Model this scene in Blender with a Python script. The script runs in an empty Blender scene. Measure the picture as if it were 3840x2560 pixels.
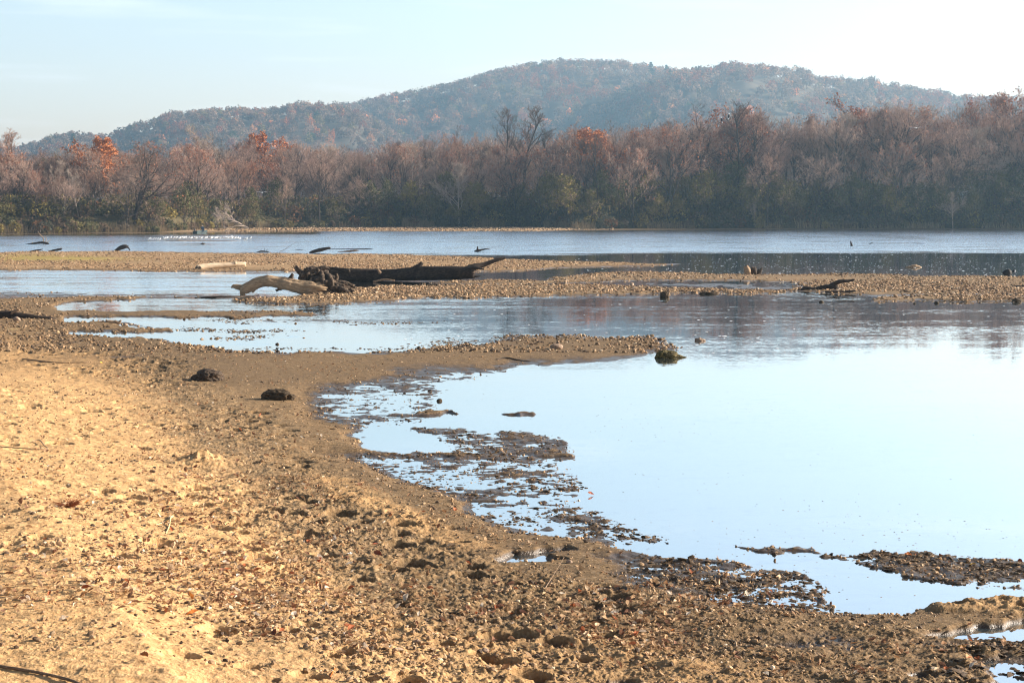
import bpy, math, random
import numpy as np
from mathutils import Vector
random.seed(7)
RNG = np.random.default_rng(11)
SC = bpy.context.scene
COL = SC.collection
# ------------------------------------------------------------------ camera
F, CX, CY, HZ, CH = 6500.0, 1920.0, 1280.0, 800.0, 3.4
TH = math.atan((CY - HZ) / F); CT, ST = math.cos(TH), math.sin(TH)
cam = bpy.data.cameras.new("camera"); co = bpy.data.objects.new("camera", cam); COL.objects.link(co)
co.location = (0, 0, CH); co.rotation_euler = (math.pi / 2 - TH, 0, 0)
cam.sensor_width = 36; cam.lens = F / 3840 * 36; cam.clip_start = 0.5; cam.clip_end = 20000
SC.camera = co

def ray(px, py):
    a = (np.asarray(px, float) - CX) / F; b = (CY - np.asarray(py, float)) / F
    return a, CT + b * ST, -ST + b * CT
def onz(px, py, z=0.0):
    dx, dy, dz = ray(px, py); t = (z - CH) / dz
    return t * dx, t * dy
def aty(px, py, Y):
    dx, dy, dz = ray(px, py); t = Y / dy
    return np.array([float(t * dx), float(Y), float(CH + t * dz)])
def topx(X, Y, Z):
    v = Z - CH; cf = Y * CT - v * ST; cu = Y * ST + v * CT
    return CX + F * X / cf, CY - F * cu / cf
def ydepth(py):
    return float(onz(CX, py)[1])

# ------------------------------------------------------------------ noise
def _h(ix, iy, iz, seed):
    n = (ix.astype(np.int64) * 374761393 + iy.astype(np.int64) * 668265263 + iz.astype(np.int64) * 2147483647 + seed * 1274126177) & 0xffffffff
    n = ((n ^ (n >> 13)) * 1274126177) & 0xffffffff
    n = ((n ^ (n >> 16)) * 2246822519) & 0xffffffff
    n = n ^ (n >> 15)
    return (n & 0xffffff) / float(0xffffff)
def vn2(x, y, seed=0):
    ix = np.floor(x); iy = np.floor(y); fx = x - ix; fy = y - iy
    fx = fx * fx * (3 - 2 * fx); fy = fy * fy * (3 - 2 * fy); z = np.zeros_like(ix)
    a = _h(ix, iy, z, seed); b = _h(ix + 1, iy, z, seed); c = _h(ix, iy + 1, z, seed); d = _h(ix + 1, iy + 1, z, seed)
    return (a + (b - a) * fx) * (1 - fy) + (c + (d - c) * fx) * fy - 0.5
def vn3(p, seed=0):
    i = np.floor(p); f = p - i; f = f * f * (3 - 2 * f); o = 0
    for dx in (0, 1):
        for dy in (0, 1):
            for dz in (0, 1):
                w = (f[:, 0] if dx else 1 - f[:, 0]) * (f[:, 1] if dy else 1 - f[:, 1]) * (f[:, 2] if dz else 1 - f[:, 2])
                o = o + w * _h(i[:, 0] + dx, i[:, 1] + dy, i[:, 2] + dz, seed)
    return o - 0.5
def fb3(p, seed=0, n=3):
    o = 0; a = 1.0
    for k in range(n):
        o = o + a * vn3(p * (2 ** k) + k * 7.3, seed + k); a *= 0.5
    return o
def cells(x, y, cell, seed, prob, r0, r1, yr=1.0, sh=0):
    """max of soft domes of radius r0..r1 (in cell units) scattered one per cell"""
    gx = x / cell; gy = y / cell; ix = np.floor(gx); iy = np.floor(gy); o = np.zeros_like(gx)
    for dx in (-1, 0, 1):
        for dy in (-1, 0, 1):
            jx = ix + dx; jy = iy + dy; z = np.zeros_like(jx)
            cx = jx + _h(jx, jy, z, seed); cy = jy + _h(jx, jy, z + 1, seed)
            r = r0 + (r1 - r0) * _h(jx, jy, z + 2, seed); on = _h(jx, jy, z + 3, seed) < prob
            d2 = ((gx - cx) ** 2 + ((gy - cy) * yr) ** 2) / (r * r)
            o = np.maximum(o, np.where(on & (d2 < 1), (np.minimum((1 - d2) * sh, 1) if sh else (1 - d2)) * r, 0))
    return o
def sst(a, b, x):
    t = np.clip((x - a) / (b - a), 0, 1); return t * t * (3 - 2 * t)

# ------------------------------------------------------------------ painted plan of the flats (photo pixels -> world plan)
GX = np.linspace(-1000, 4840, 585); GY = np.concatenate([np.linspace(840, 1240, 201), np.linspace(1246, 3000, 293)])
MX, MY = np.meshgrid(GX, GY)
def yw(y):   # vertical stretch so distances are nearer to plan distances
    return 3.0 * np.asarray(y, float)
def sdf(poly):
    P = np.array(poly, float); x = MX; y = yw(MY); px = P[:, 0]; py = yw(P[:, 1]); n = len(P)
    d = np.full(x.shape, 1e12); ins = np.zeros(x.shape, bool)
    for i in range(n):
        ax, ay, bx, by = px[i], py[i], px[(i + 1) % n], py[(i + 1) % n]
        ex, ey = bx - ax, by - ay; t = np.clip(((x - ax) * ex + (y - ay) * ey) / (ex * ex + ey * ey + 1e-9), 0, 1)
        d = np.minimum(d, (x - ax - t * ex) ** 2 + (y - ay - t * ey) ** 2)
        c = (ay > y) != (by > y)
        with np.errstate(divide='ignore', invalid='ignore'):
            ins ^= c & (x < ex * (y - ay) / (ey if ey else 1e-9) + ax)
    return np.where(ins, np.sqrt(d), -np.sqrt(d))
def paint(arr, poly, val, soft, k=1.0):
    m = sst(-soft, soft, sdf(poly)) * k
    arr[:] = arr + (val - arr) * m
HB = np.full(MX.shape, -0.06)      # base height
RO = np.full(MX.shape, 0.0)        # roughness of the relief
PU = np.full(MX.shape, 0.0)        # puddled flat relief
SA = np.zeros(MX.shape); GV = np.zeros(MX.shape); GR = np.zeros(MX.shape); LF = np.zeros(MX.shape)
# far bar
A = [(-1000, 948), (0, 946), (400, 943), (900, 953), (1500, 956), (1900, 973), (2100, 980), (2300, 986), (2575, 991), (2400, 995), (2100, 1004), (2000, 1010), (1880, 1017), (1750, 1018), (1300, 1021), (730, 1018), (0, 1013), (-1000, 1010)]
paint(HB, A, 0.11, 12)
paint(GV, A, 1, 14)
paint(GR, [(-1000, 960), (0, 957), (330, 965), (560, 975), (330, 985), (0, 985), (-1000, 980)], 1, 30)
# second band (right)
for B in ([(2040, 1045), (2250, 1024), (2500, 1022), (2800, 1029), (3200, 1031), (3840, 1041), (4840, 1055), (4840, 1135), (3840, 1133), (3500, 1131), (3245, 1130), (3300, 1118), (3230, 1104), (3100, 1101), (2980, 1098), (3000, 1060), (2725, 1050), (2500, 1052), (2300, 1056), (2100, 1054)],
          [(1560, 1066), (1700, 1058), (1850, 1050), (2100, 1053), (2300, 1057), (2100, 1062), (1900, 1066), (1700, 1068)],
          [(860, 1122), (1100, 1108), (1320, 1084), (1500, 1079), (1670, 1076), (1830, 1069), (2000, 1066), (2300, 1072), (2500, 1082), (2760, 1088), (3000, 1094), (2900, 1103), (2560, 1101), (2395, 1105), (2200, 1110), (1718, 1117), (1510, 1121), (1460, 1130), (1310, 1136), (1150, 1138), (950, 1132)]):
    paint(HB, B, 0.065, 10); paint(GV, B, 0.8, 12)
paint(HB, [(2380, 1056), (3050, 1060), (3020, 1092), (2700, 1088), (2450, 1078)], 0.0, 25); paint(PU, [(2300, 1050), (3150, 1056), (3100, 1112), (2300, 1112)], 0.7, 40)
paint(HB, [(3230, 1106), (3700, 1104), (3700, 1108), (3240, 1118)], 0.0, 20)
# wet stony strips at left
paint(HB, [(-1000, 1086), (0, 1090), (300, 1094), (650, 1100), (900, 1108), (900, 1122), (600, 1124), (0, 1122), (-1000, 1120)], 0.0, 18)
paint(PU, [(-1000, 1084), (900, 1100), (900, 1135), (-1000, 1122)], 0.8, 30)
paint(HB, [(-1000, 1116), (0, 1118), (300, 1116), (560, 1119), (500, 1130), (250, 1136), (200, 1150), (208, 1166), (600, 1162), (1100, 1170), (1180, 1182), (900, 1187), (500, 1186), (215, 1186), (230, 1212), (480, 1216), (660, 1232), (640, 1248), (230, 1246), (210, 1262), (540, 1270), (600, 1290), (500, 1500), (-1000, 1500)], 0.07, 12)
paint(PU, [(-1000, 1116), (560, 1118), (1200, 1165), (1200, 1190), (900, 1250), (500, 1270), (-1000, 1240)], 0.6, 40)
for z in ([(420, 1218), (800, 1228), (1250, 1240), (1100, 1246), (700, 1240), (430, 1232)], [(700, 1196), (1200, 1198), (1700, 1206), (1300, 1211), (900, 1206)], [(650, 1262), (900, 1256), (1250, 1262), (1000, 1272), (760, 1276)]):
    paint(HB, z, -0.004, 16)
paint(PU, [(250, 1185), (1800, 1190), (1750, 1260), (1000, 1300), (300, 1270)], 1, 30)
# main beach
BEACH = [(-1000, 1262), (200, 1264), (540, 1274), (700, 1298), (882, 1315), (1306, 1320), (1551, 1307), (1763, 1283), (1959, 1266), (2106, 1255), (2286, 1258), (2449, 1270), (2540, 1304), (2449, 1330), (2286, 1346), (2122, 1360), (1959, 1382), (1763, 1415), (1600, 1440), (1440, 1475), (1340, 1520), (1310, 1570), (1345, 1650), (1380, 1710),
         (1437, 1745), (1567, 1790), (1714, 1850), (1800, 1930), (1950, 1990), (2253, 2030), (2318, 2050), (2400, 2085), (2600, 2090), (2750, 2120), (2880, 2150), (2800, 2200), (2900, 2260), (3150, 2300), (3400, 2310), (3480, 2270), (3600, 2240), (3840, 2215), (4400, 2190), (4840, 2210), (4840, 3000), (-1000, 3000)]
paint(HB, BEACH, 0.055, 75)
paint(RO, [(-1000, 1262), (720, 1340), (900, 1500), (1060, 1640), (1250, 1800), (1650, 2000), (1850, 2130), (2500, 2260), (3100, 2330), (3500, 2400), (4840, 2400), (4840, 3000), (-1000, 3000)], 1, 90)
paint(RO, [(-1000, 1200), (0, 1240), (330, 1330), (560, 1500), (640, 1800), (900, 2050), (1200, 2560), (1500, 3000), (-1000, 3000)], 0.5, 160)
# height of the beach rises to the left
UP = np.clip((1500 - MX - (MY - 1400) * -0.75) / 1900, 0, 1) * sst(1270, 1600, MY)
HB += 0.42 * UP ** 1.7
# small bars, mud tongues and islands
paint(HB, [(215, 1165), (600, 1163), (1100, 1170), (1185, 1178), (900, 1187), (215, 1186)], 0.05, 8)
WZ = [[(1150, 1480), (1300, 1430), (1600, 1425), (1720, 1470), (1640, 1560), (1560, 1600), (1280, 1610), (1170, 1570)],
      [(1180, 1700), (2139, 1706), (2190, 1800), (2230, 1900), (2420, 1990), (2700, 2050), (2300, 2045), (1900, 1985), (1720, 1880), (1400, 1760)],
      [(2250, 2085), (2600, 2095), (2900, 2110), (3120, 2160), (3180, 2260), (3200, 2310), (2700, 2290), (2350, 2190)],
      [(1500, 1405), (1800, 1378), (2000, 1360), (1900, 1402), (1600, 1460), (1350, 1490)]]
for k, z in enumerate(WZ):
    paint(HB, z, (-0.002, -0.007, 0.007, 0.004)[k], 85); paint(PU, z, 1, 60); paint(RO, z, 0.05, 60)
paint(HB, [(1420, 1625), (1560, 1606), (1720, 1640), (1640, 1680), (1640, 1700), (1450, 1690), (1560, 1660)], -0.05, 26)
paint(HB, [(1500, 1608), (1700, 1603), (2000, 1625), (2135, 1662), (2140, 1714), (1700, 1717), (1640, 1696), (1690, 1676)], 0.006, 44); paint(PU, [(1400, 1600), (2180, 1600), (2180, 1720), (1400, 1720)], 1, 20)
paint(HB, [(1320, 1692), (1600, 1702), (2139, 1706), (2139, 1716), (1700, 1718), (1350, 1712)], 0.02, 12)
paint(HB, [(1480, 1552), (1600, 1546), (1740, 1553), (1600, 1562)], 0.05, 8); paint(HB, [(1860, 1552), (1940, 1546), (2005, 1553), (1930, 1559)], 0.05, 8)
for z in ([(2640, 2032), (2900, 2048), (3120, 2072), (3300, 2060), (3500, 2072), (3840, 2098), (4840, 2140), (4840, 2215), (3840, 2178), (3700, 2190), (3560, 2184), (3400, 2165), (3250, 2128), (3080, 2088), (2800, 2062)],
          [(3560, 2200), (3700, 2192), (3840, 2205), (3840, 2214), (3650, 2212)]):
    paint(HB, z, 0.018, 36); paint(PU, z, 1, 30)
for z in ([(1850, 2115), (1960, 2080), (2110, 2064), (2150, 2074), (2060, 2096), (2120, 2112), (2040, 2122), (1880, 2124)],
          [(2330, 2062), (2460, 2036), (2640, 2042), (2840, 2068), (3080, 2092), (3250, 2134), (3400, 2172), (3560, 2192), (3840, 2222), (4840, 2240), (4840, 2330), (3840, 2262), (3480, 2272), (3300, 2292), (3120, 2262), (3100, 2180), (2850, 2112), (2600, 2084)],
          [(3470, 2400), (3560, 2376), (3700, 2358), (3840, 2334), (4840, 2300), (4840, 2450), (3840, 2432), (3700, 2410), (3560, 2405)]):
    paint(HB, z, -0.075, 20); paint(RO, z, 0, 26); paint(PU, z, 0.3, 25)
paint(HB, [(3640, 2470), (4840, 2440), (4840, 2600), (3840, 2620), (3720, 2560)], -0.012, 50); paint(RO, [(3640, 2470), (4840, 2440), (4840, 2600), (3840, 2620), (3720, 2560)], .2, 50); paint(PU, [(3500, 2440), (4840, 2430), (4840, 2700), (3600, 2620)], 0.9, 60)
MND = [(3480, 2285), (3560, 2262), (3700, 2262), (3840, 2255), (4100, 2240), (4840, 2260), (4840, 2330), (3900, 2330), (3700, 2328), (3560, 2320)]
paint(HB, MND, 0.09, 34); paint(RO, MND, .9, 22); paint(SA, MND, 0.45, 22); paint(PU, MND, 0, 10)
# sand and litter
SANDP = [(-1000, 1180), (0, 1262), (130, 1290), (420, 1370), (480, 1440), (560, 1560), (640, 1700), (880, 1850), (980, 2000), (1150, 2200), (1400, 2420), (1700, 3000), (-1000, 3000)]
paint(SA, SANDP, 1, 200)
paint(SA, [(1150, 1800), (1350, 1830), (1650, 2000), (1900, 2080), (1750, 2090), (1500, 2010), (1250, 1900)], 0.6, 40)
paint(SA, [(900, 2350), (2400, 2420), (3000, 2560), (3000, 3000), (800, 3000)], 0.5, 150)
paint(SA, A, 0.25, 20)
for z, v in (([(300, 1300), (900, 1340), (1250, 1420), (900, 1480), (1150, 1800), (1500, 2050), (1500, 2200), (1000, 2560), (500, 2300), (560, 1900), (420, 1500)], 1.0),
             ([(0, 1230), (700, 1250), (900, 1310), (500, 1340), (150, 1300)], 1.0), ([(1050, 1330), (1500, 1330), (1400, 1400), (1000, 1440)], 1.2),
             ([(1300, 2130), (2300, 2150), (2700, 2300), (2500, 2560), (1200, 2560)], 0.55), ([(0, 1500), (500, 1500), (700, 2560), (0, 2560)], 0.25), ([(900, 1400), (1250, 1500), (1400, 1750), (1900, 2030), (2900, 2130), (3100, 2330), (2000, 2250), (1500, 2000), (1100, 1700)], 0.35), ([(2300, 2560), (3840, 2350), (3840, 2560)], 0.25), ([(-1000, 1110), (600, 1115), (600, 1240), (-1000, 1240)], 0.5)):
    paint(LF, z, v, 120)
def lut(arr, X, Y):
    px, py = topx(X, np.maximum(Y, 9.0), 0.0); k = sst(0, 500, py - 850)
    wx = 50 * vn2(px / 130, py / 38, 31) + 22 * vn2(px / 37, py / 11, 32); wy = 15 * vn2(px / 150, py / 45, 33) + 7 * vn2(px / 40, py / 12, 34)
    px = px + wx * (.5 + .8 * k); py = py + wy * (.12 + 1.3 * k)
    fx = np.clip((px - GX[0]) / (GX[1] - GX[0]), 0, len(GX) - 1.001)
    fy = np.clip(np.interp(py, GY, np.arange(len(GY))), 0, len(GY) - 1.001)
    ix = fx.astype(int); iy = fy.astype(int); fx = fx - ix; fy = fy - iy
    return (arr[iy, ix] * (1 - fx) + arr[iy, ix + 1] * fx) * (1 - fy) + (arr[iy + 1, ix] * (1 - fx) + arr[iy + 1, ix + 1] * fx) * fy
# far shore line in plan (by bearing)
SHX = [-1500, 0, 300, 600, 850, 1000, 1500, 2000, 2160, 2500, 3000, 3840, 5300]
SHY = [880, 878, 876, 873.5, 870, 868, 867.5, 868, 863.5, 861.5, 860.5, 860, 859]
BKY = [879, 877, 874.6, 872, 864, 861, 858, 857, 862, 860, 859.2, 858.8, 858]
SHD = [ydepth(y) for y in SHY]; BKD = [ydepth(y) for y in BKY]
def shore(X, Y):
    px = CX + F * X / np.maximum(Y, 1.0)
    return np.interp(px, SHX, SHD), np.interp(px, SHX, BKD)
def terrain(X, Y, full=False):
    X = np.asarray(X, float); Y = np.asarray(Y, float)
    fade = lambda lam: np.clip(lam / (1.3 * (1.7 * np.maximum(Y, 10) ** 2 / (F * CH))), 0, 1)
    hb = lut(HB, X, Y); ro = lut(RO, X, Y); pu = lut(PU, X, Y)
    z = hb + 0.03 * vn2(X / 3.1, Y / 3.1, 1) * (0.25 + ro)
    z += 0.018 * vn2(X / 1.1, Y / 1.1, 2) * (0.3 + ro) * fade(1.1)
    pn = 0.32 + 0.68 * pu
    z += pn * (0.020 * vn2(X / 0.9, Y / 0.75, 3) + 0.022 * vn2(X / 0.3, Y / 0.26, 4) * fade(.4) + 0.034 * vn2(X / 0.13, Y / 0.09, 5) * fade(.3)) + pu * 0.03 * cells(X, Y, 0.14, 18, .5, .15, .5) * fade(.25)
    z += ro * fade(.3) * (0.036 * vn2(X / 0.42, Y / 0.36, 6) + 0.026 * vn2(X / 0.17, Y / 0.15, 7) + 0.018 * vn2(X / 0.07, Y / 0.07, 8) + 0.006 * vn2(X / 0.03, Y / 0.03, 14) * fade(.1))
    grp = sst(-0.2, 0.1, vn2(X / 1.7, Y / 1.3, 9))
    z -= ro * fade(.35) * grp * 0.36 * cells(X, Y, 0.42, 10, 0.6, 0.10, 0.46, 1, 2.4)
    z += ro * fade(.2) * (0.045 * cells(X + 3, Y, 0.21, 11, 0.45, 0.12, 0.42) + 0.045 * cells(X, Y + 5, 0.085, 12, 0.6, 0.2, 0.5) * grp)
    z += ro * fade(.06) * 0.026 * cells(X, Y, 0.04, 13, 0.7, 0.2, 0.5)
    # sand mound beside the leaf line
    mx, my = onz(765, 1722, 0.25)
    d2 = ((X - mx) / 0.24) ** 2 + ((Y - my) / 0.3) ** 2
    z += 0.17 * np.exp(-d2 ** 0.75) * (1 + 0.5 * vn2(X / .06, Y / .06, 15))
    sd, bd = shore(X, Y)
    f = Y > sd - 6
    spit = 0.30 * sst(0, 14, Y - sd); bank = 2.6 * sst(0, 7, Y - bd + 3 * vn2(X / 6, Y / 6, 16)) + 3.2 * sst(8, 70, Y - bd)
    zf = -0.1 + 0.1 * sst(-6, 0, Y - sd) + spit + bank + 0.5 * vn2(X / 4, Y / 4, 17) * sst(2, 6, Y - bd)
    z = np.where(f, zf, z)
    if not full: return z
    far = sst(-4, 2, Y - sd)
    return z, lut(SA, X, Y) * (1 - far), np.maximum(lut(GV, X, Y) * (1 - far), far * (1 - sst(2, 6, Y - bd)) * sst(6, 20, bd - sd)), lut(GR, X, Y) * (1 - far), hb * (1 - far) + far * 0.2, sst(-4, 0, Y - bd) * far
def litter(X, Y): return lut(LF, X, Y)

# ------------------------------------------------------------------ mesh helpers
def raw_mesh(name, V, faces, mats=(), smooth=False, attrs=None, mi=None):
    """faces: list of int arrays (n,k)"""
    me = bpy.data.meshes.new(name); V = np.asarray(V, np.float32)
    me.vertices.add(len(V)); me.vertices.foreach_set("co", V.ravel())
    faces = [np.asarray(f) for f in faces if len(f)]
    loops = np.concatenate([f.ravel() for f in faces]).astype(np.int32)
    tot = np.concatenate([np.full(len(f), f.shape[1]) for f in faces]).astype(np.int32)
    st = np.concatenate([[0], np.cumsum(tot)[:-1]]).astype(np.int32)
    me.loops.add(len(loops)); me.loops.foreach_set("vertex_index", loops)
    me.polygons.add(len(tot)); me.polygons.foreach_set("loop_start", st); me.polygons.foreach_set("loop_total", tot)
    me.polygons.foreach_set("use_smooth", np.full(len(tot), smooth, dtype=bool))
    if mi is not None: me.polygons.foreach_set("material_index", np.asarray(mi, np.int32))
    for k, a in (attrs or {}).items():
        a = np.asarray(a, np.float32)
        if a.ndim == 1:
            at = me.attributes.new(k, 'FLOAT', 'POINT'); at.data.foreach_set("value", a)
        else:
            at = me.attributes.new(k, 'FLOAT_COLOR', 'POINT'); c = np.ones((len(a), 4), np.float32); c[:, :3] = a; at.data.foreach_set("color", c.ravel())
    for m in mats: me.materials.append(m)
    me.update(calc_edges=True); me.validate()
    return me
def link(name, data, loc=(0, 0, 0), parent=None):
    o = bpy.data.objects.new(name, data); COL.objects.link(o); o.location = loc
    if parent: o.parent = parent
    return o
def tag(o, label=None, cat=None, group=None, kind=None):
    for k, v in (("label", label), ("category", cat), ("group", group), ("kind", kind)):
        if v: o[k] = v
    return o
def empty(name, loc, rz=0):
    o = bpy.data.objects.new(name, None); COL.objects.link(o); o.location = loc; o.rotation_euler = (0, 0, rz); o.empty_display_size = 0.2
    return o
class MB:
    def __init__(s): s.v = []; s.f = []; s.n = 0; s.m = []
    def add(s, V, *F_, mi=0):
        s.v.append(np.asarray(V, float))
        for f in F_:
            f = np.asarray(f)
            if len(f): s.f.append(f + s.n); s.m.append(np.full(len(f), mi))
        s.n += len(V); return s
    def build(s, name, mats, base=(0, 0, 0), parent=None, smooth=True):
        V = np.concatenate(s.v) - np.asarray(base, float)
        me = raw_mesh(name, V, s.f, mats if isinstance(mats, (list, tuple)) else [mats], smooth, mi=np.concatenate(s.m))
        return link(name, me, (0, 0, 0) if parent else base, parent)
def crom(P, n):
    P = np.asarray(P, float); Q = np.vstack([2 * P[0] - P[1], P, 2 * P[-1] - P[-2]]); out = []
    for i in range(len(P) - 1):
        p0, p1, p2, p3 = Q[i:i + 4]
        for t in np.linspace(0, 1, n, endpoint=False):
            out.append(0.5 * ((2 * p1) + (-p0 + p2) * t + (2 * p0 - 5 * p1 + 4 * p2 - p3) * t * t + (-p0 + 3 * p1 - 3 * p2 + p3) * t ** 3))
    out.append(P[-1]); return np.array(out)
def tube(mb, P, R, sides=16, sub=8, lump=0.12, lf=2.0, furrow=0.0, fk=7, jag=0.0, seed=0, mi=0, flat=1.0, sym=False):
    PR = crom(np.column_stack([np.asarray(P, float), np.asarray(R, float)]), sub); C = PR[:, :3]; R = np.maximum(PR[:, 3], 0.0008); n = len(C)
    T = np.gradient(C, axis=0); T /= np.linalg.norm(T, axis=1)[:, None] + 1e-12
    up = np.array([0, 0, 1.0]) if abs(T[0, 2]) < 0.9 else np.array([1.0, 0, 0]); N = np.zeros((n, 3)); u = up - T[0] * up.dot(T[0]); N[0] = u / np.linalg.norm(u)
    for i in range(1, n):
        u = N[i - 1] - T[i] * N[i - 1].dot(T[i]); N[i] = u / (np.linalg.norm(u) + 1e-12)
    B = np.cross(T, N); a = np.linspace(0, 2 * math.pi, sides, endpoint=False)
    L = np.concatenate([[0], np.cumsum(np.linalg.norm(np.diff(C, axis=0), axis=1))])
    D = N[:, None, :] * np.cos(a)[None, :, None] * flat + B[:, None, :] * np.sin(a)[None, :, None]
    V = C[:, None, :] + D * R[:, None, None]; Vf = V.reshape(-1, 3); rm = float(R.mean())
    k = 1 + 2 * lump * fb3((Vf - C[0]) / max(rm, 1e-3) / lf + 31.7, seed, 3)
    if furrow:
        aa = np.tile(a, n); LL = np.repeat(L, sides)
        q = np.column_stack([np.cos(aa) * fk * .55, np.sin(aa) * fk * .55, LL / max(rm, 1e-3) * 0.35])
        k += furrow * (1 - 2.2 * np.abs(vn3(q, seed + 5)) * 2) * 0.5
    V = C[:, None, :] + D * (R[:, None] * k.reshape(n, sides))[:, :, None]
    if jag:
        for e, sg in ((0, -1), (n - 1, 1)):
            j = _h(np.arange(sides), np.full(sides, e), np.zeros(sides), seed + 3); V[e] += T[e] * (sg * jag * R[e] * (j * 1.6 - .3))[:, None]
    V = V.reshape(-1, 3); i = np.arange(n - 1)[:, None] * sides + np.arange(sides)[None, :]; j = np.arange(n - 1)[:, None] * sides + (np.arange(sides)[None, :] + 1) % sides
    Q = np.stack([i, j, j + sides, i + sides], -1).reshape(-1, 4)
    ce = np.vstack([C[0] + T[0] * R[0] * 0.35 * (jag > 0), C[-1] - T[-1] * R[-1] * 0.35 * (jag > 0)]); b = len(V); s = np.arange(sides); s2 = (s + 1) % sides
    c0 = np.stack([s2, s, np.full(sides, b)], -1); c1 = np.stack([s + (n - 1) * sides, s2 + (n - 1) * sides, np.full(sides, b + 1)], -1)
    mb.add(np.vstack([V, ce]), Q, np.vstack([c0, c1]), mi=mi)
    return mb
_ico = {}
def ico(sub):
    if sub not in _ico:
        import bmesh
        bm = bmesh.new(); bmesh.ops.create_icosphere(bm, subdivisions=sub, radius=1); bm.verts.ensure_lookup_table()
        _ico[sub] = (np.array([v.co[:] for v in bm.verts]), np.array([[v.index for v in f.verts] for f in bm.faces])); bm.free()
    return _ico[sub]
def blob(mb, c, s, seed=0, sub=3, rough=0.35, fr=1.6, rot=0.0, ridge=0.0, mi=0):
    V, Fc = ico(sub); k = 1 + rough * 2 * fb3(V * fr + seed * 3.1 + 40, seed, 4)
    if ridge: k = k + ridge * (0.5 - np.abs(vn3(V * fr * 2.5 + 9, seed + 9)) * 4)
    V = V * k[:, None] * np.asarray(s); cr, sr = math.cos(rot), math.sin(rot)
    V = np.column_stack([V[:, 0] * cr - V[:, 1] * sr, V[:, 0] * sr + V[:, 1] * cr, V[:, 2]]) + np.asarray(c)
    mb.add(V, Fc, mi=mi); return mb

# ------------------------------------------------------------------ materials
def nm(name):
    m = bpy.data.materials.new(name); m.use_nodes = True; nt = m.node_tree; b = nt.nodes["Principled BSDF"]; return m, nt, b
def N(nt, t, **k):
    n = nt.nodes.new(t)
    for a, v in k.items(): setattr(n, a, v)
    return n
def noise(nt, vec, scale, detail=3, rough=0.5, dist=0.0):
    n = N(nt, 'ShaderNodeTexNoise'); n.inputs['Scale'].default_value = scale; n.inputs['Detail'].default_value = detail; n.inputs['Roughness'].default_value = rough; n.inputs['Distortion'].default_value = dist
    if vec is not None: nt.links.new(vec, n.inputs['Vector'])
    return n
def ramp(nt, fac, stops):
    r = N(nt, 'ShaderNodeValToRGB'); el = r.color_ramp.elements
    while len(el) < len(stops): el.new(0.5)
    for e, (p, c) in zip(el, stops): e.position = p; e.color = (c[0], c[1], c[2], 1) if not isinstance(c, (int, float)) else (c, c, c, 1)
    nt.links.new(fac, r.inputs['Fac']); return r
def mixc(nt, fac, a, b, mode='MIX'):
    m = N(nt, 'ShaderNodeMix', data_type='RGBA', blend_type=mode)
    for s, v in ((0, fac), (6, a), (7, b)):
        if isinstance(v, bpy.types.NodeSocket): nt.links.new(v, m.inputs[s])
        elif s == 0: m.inputs[s].default_value = v
        else: m.inputs[s].default_value = (*v, 1)
    return m.outputs[2]
def math_(nt, op, a, b=0.0, c=None, clamp=False):
    m = N(nt, 'ShaderNodeMath', operation=op, use_clamp=clamp)
    for i, v in enumerate((a, b) if c is None else (a, b, c)):
        if isinstance(v, bpy.types.NodeSocket): nt.links.new(v, m.inputs[i])
        else: m.inputs[i].default_value = v
    return m.outputs[0]
def attr(nt, name):
    a = N(nt, 'ShaderNodeAttribute', attribute_name=name); return a
def scaled(nt, vec, s):
    m = N(nt, 'ShaderNodeMapping'); m.inputs['Scale'].default_value = s; nt.links.new(vec, m.inputs['Vector']); return m.outputs[0]
def bump(nt, b, h, st, dist=0.02):
    n = N(nt, 'ShaderNodeBump'); n.inputs['Strength'].default_value = st; n.inputs['Distance'].default_value = dist
    nt.links.new(h, n.inputs['Height']); nt.links.new(n.outputs[0], b.inputs['Normal'])

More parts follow.
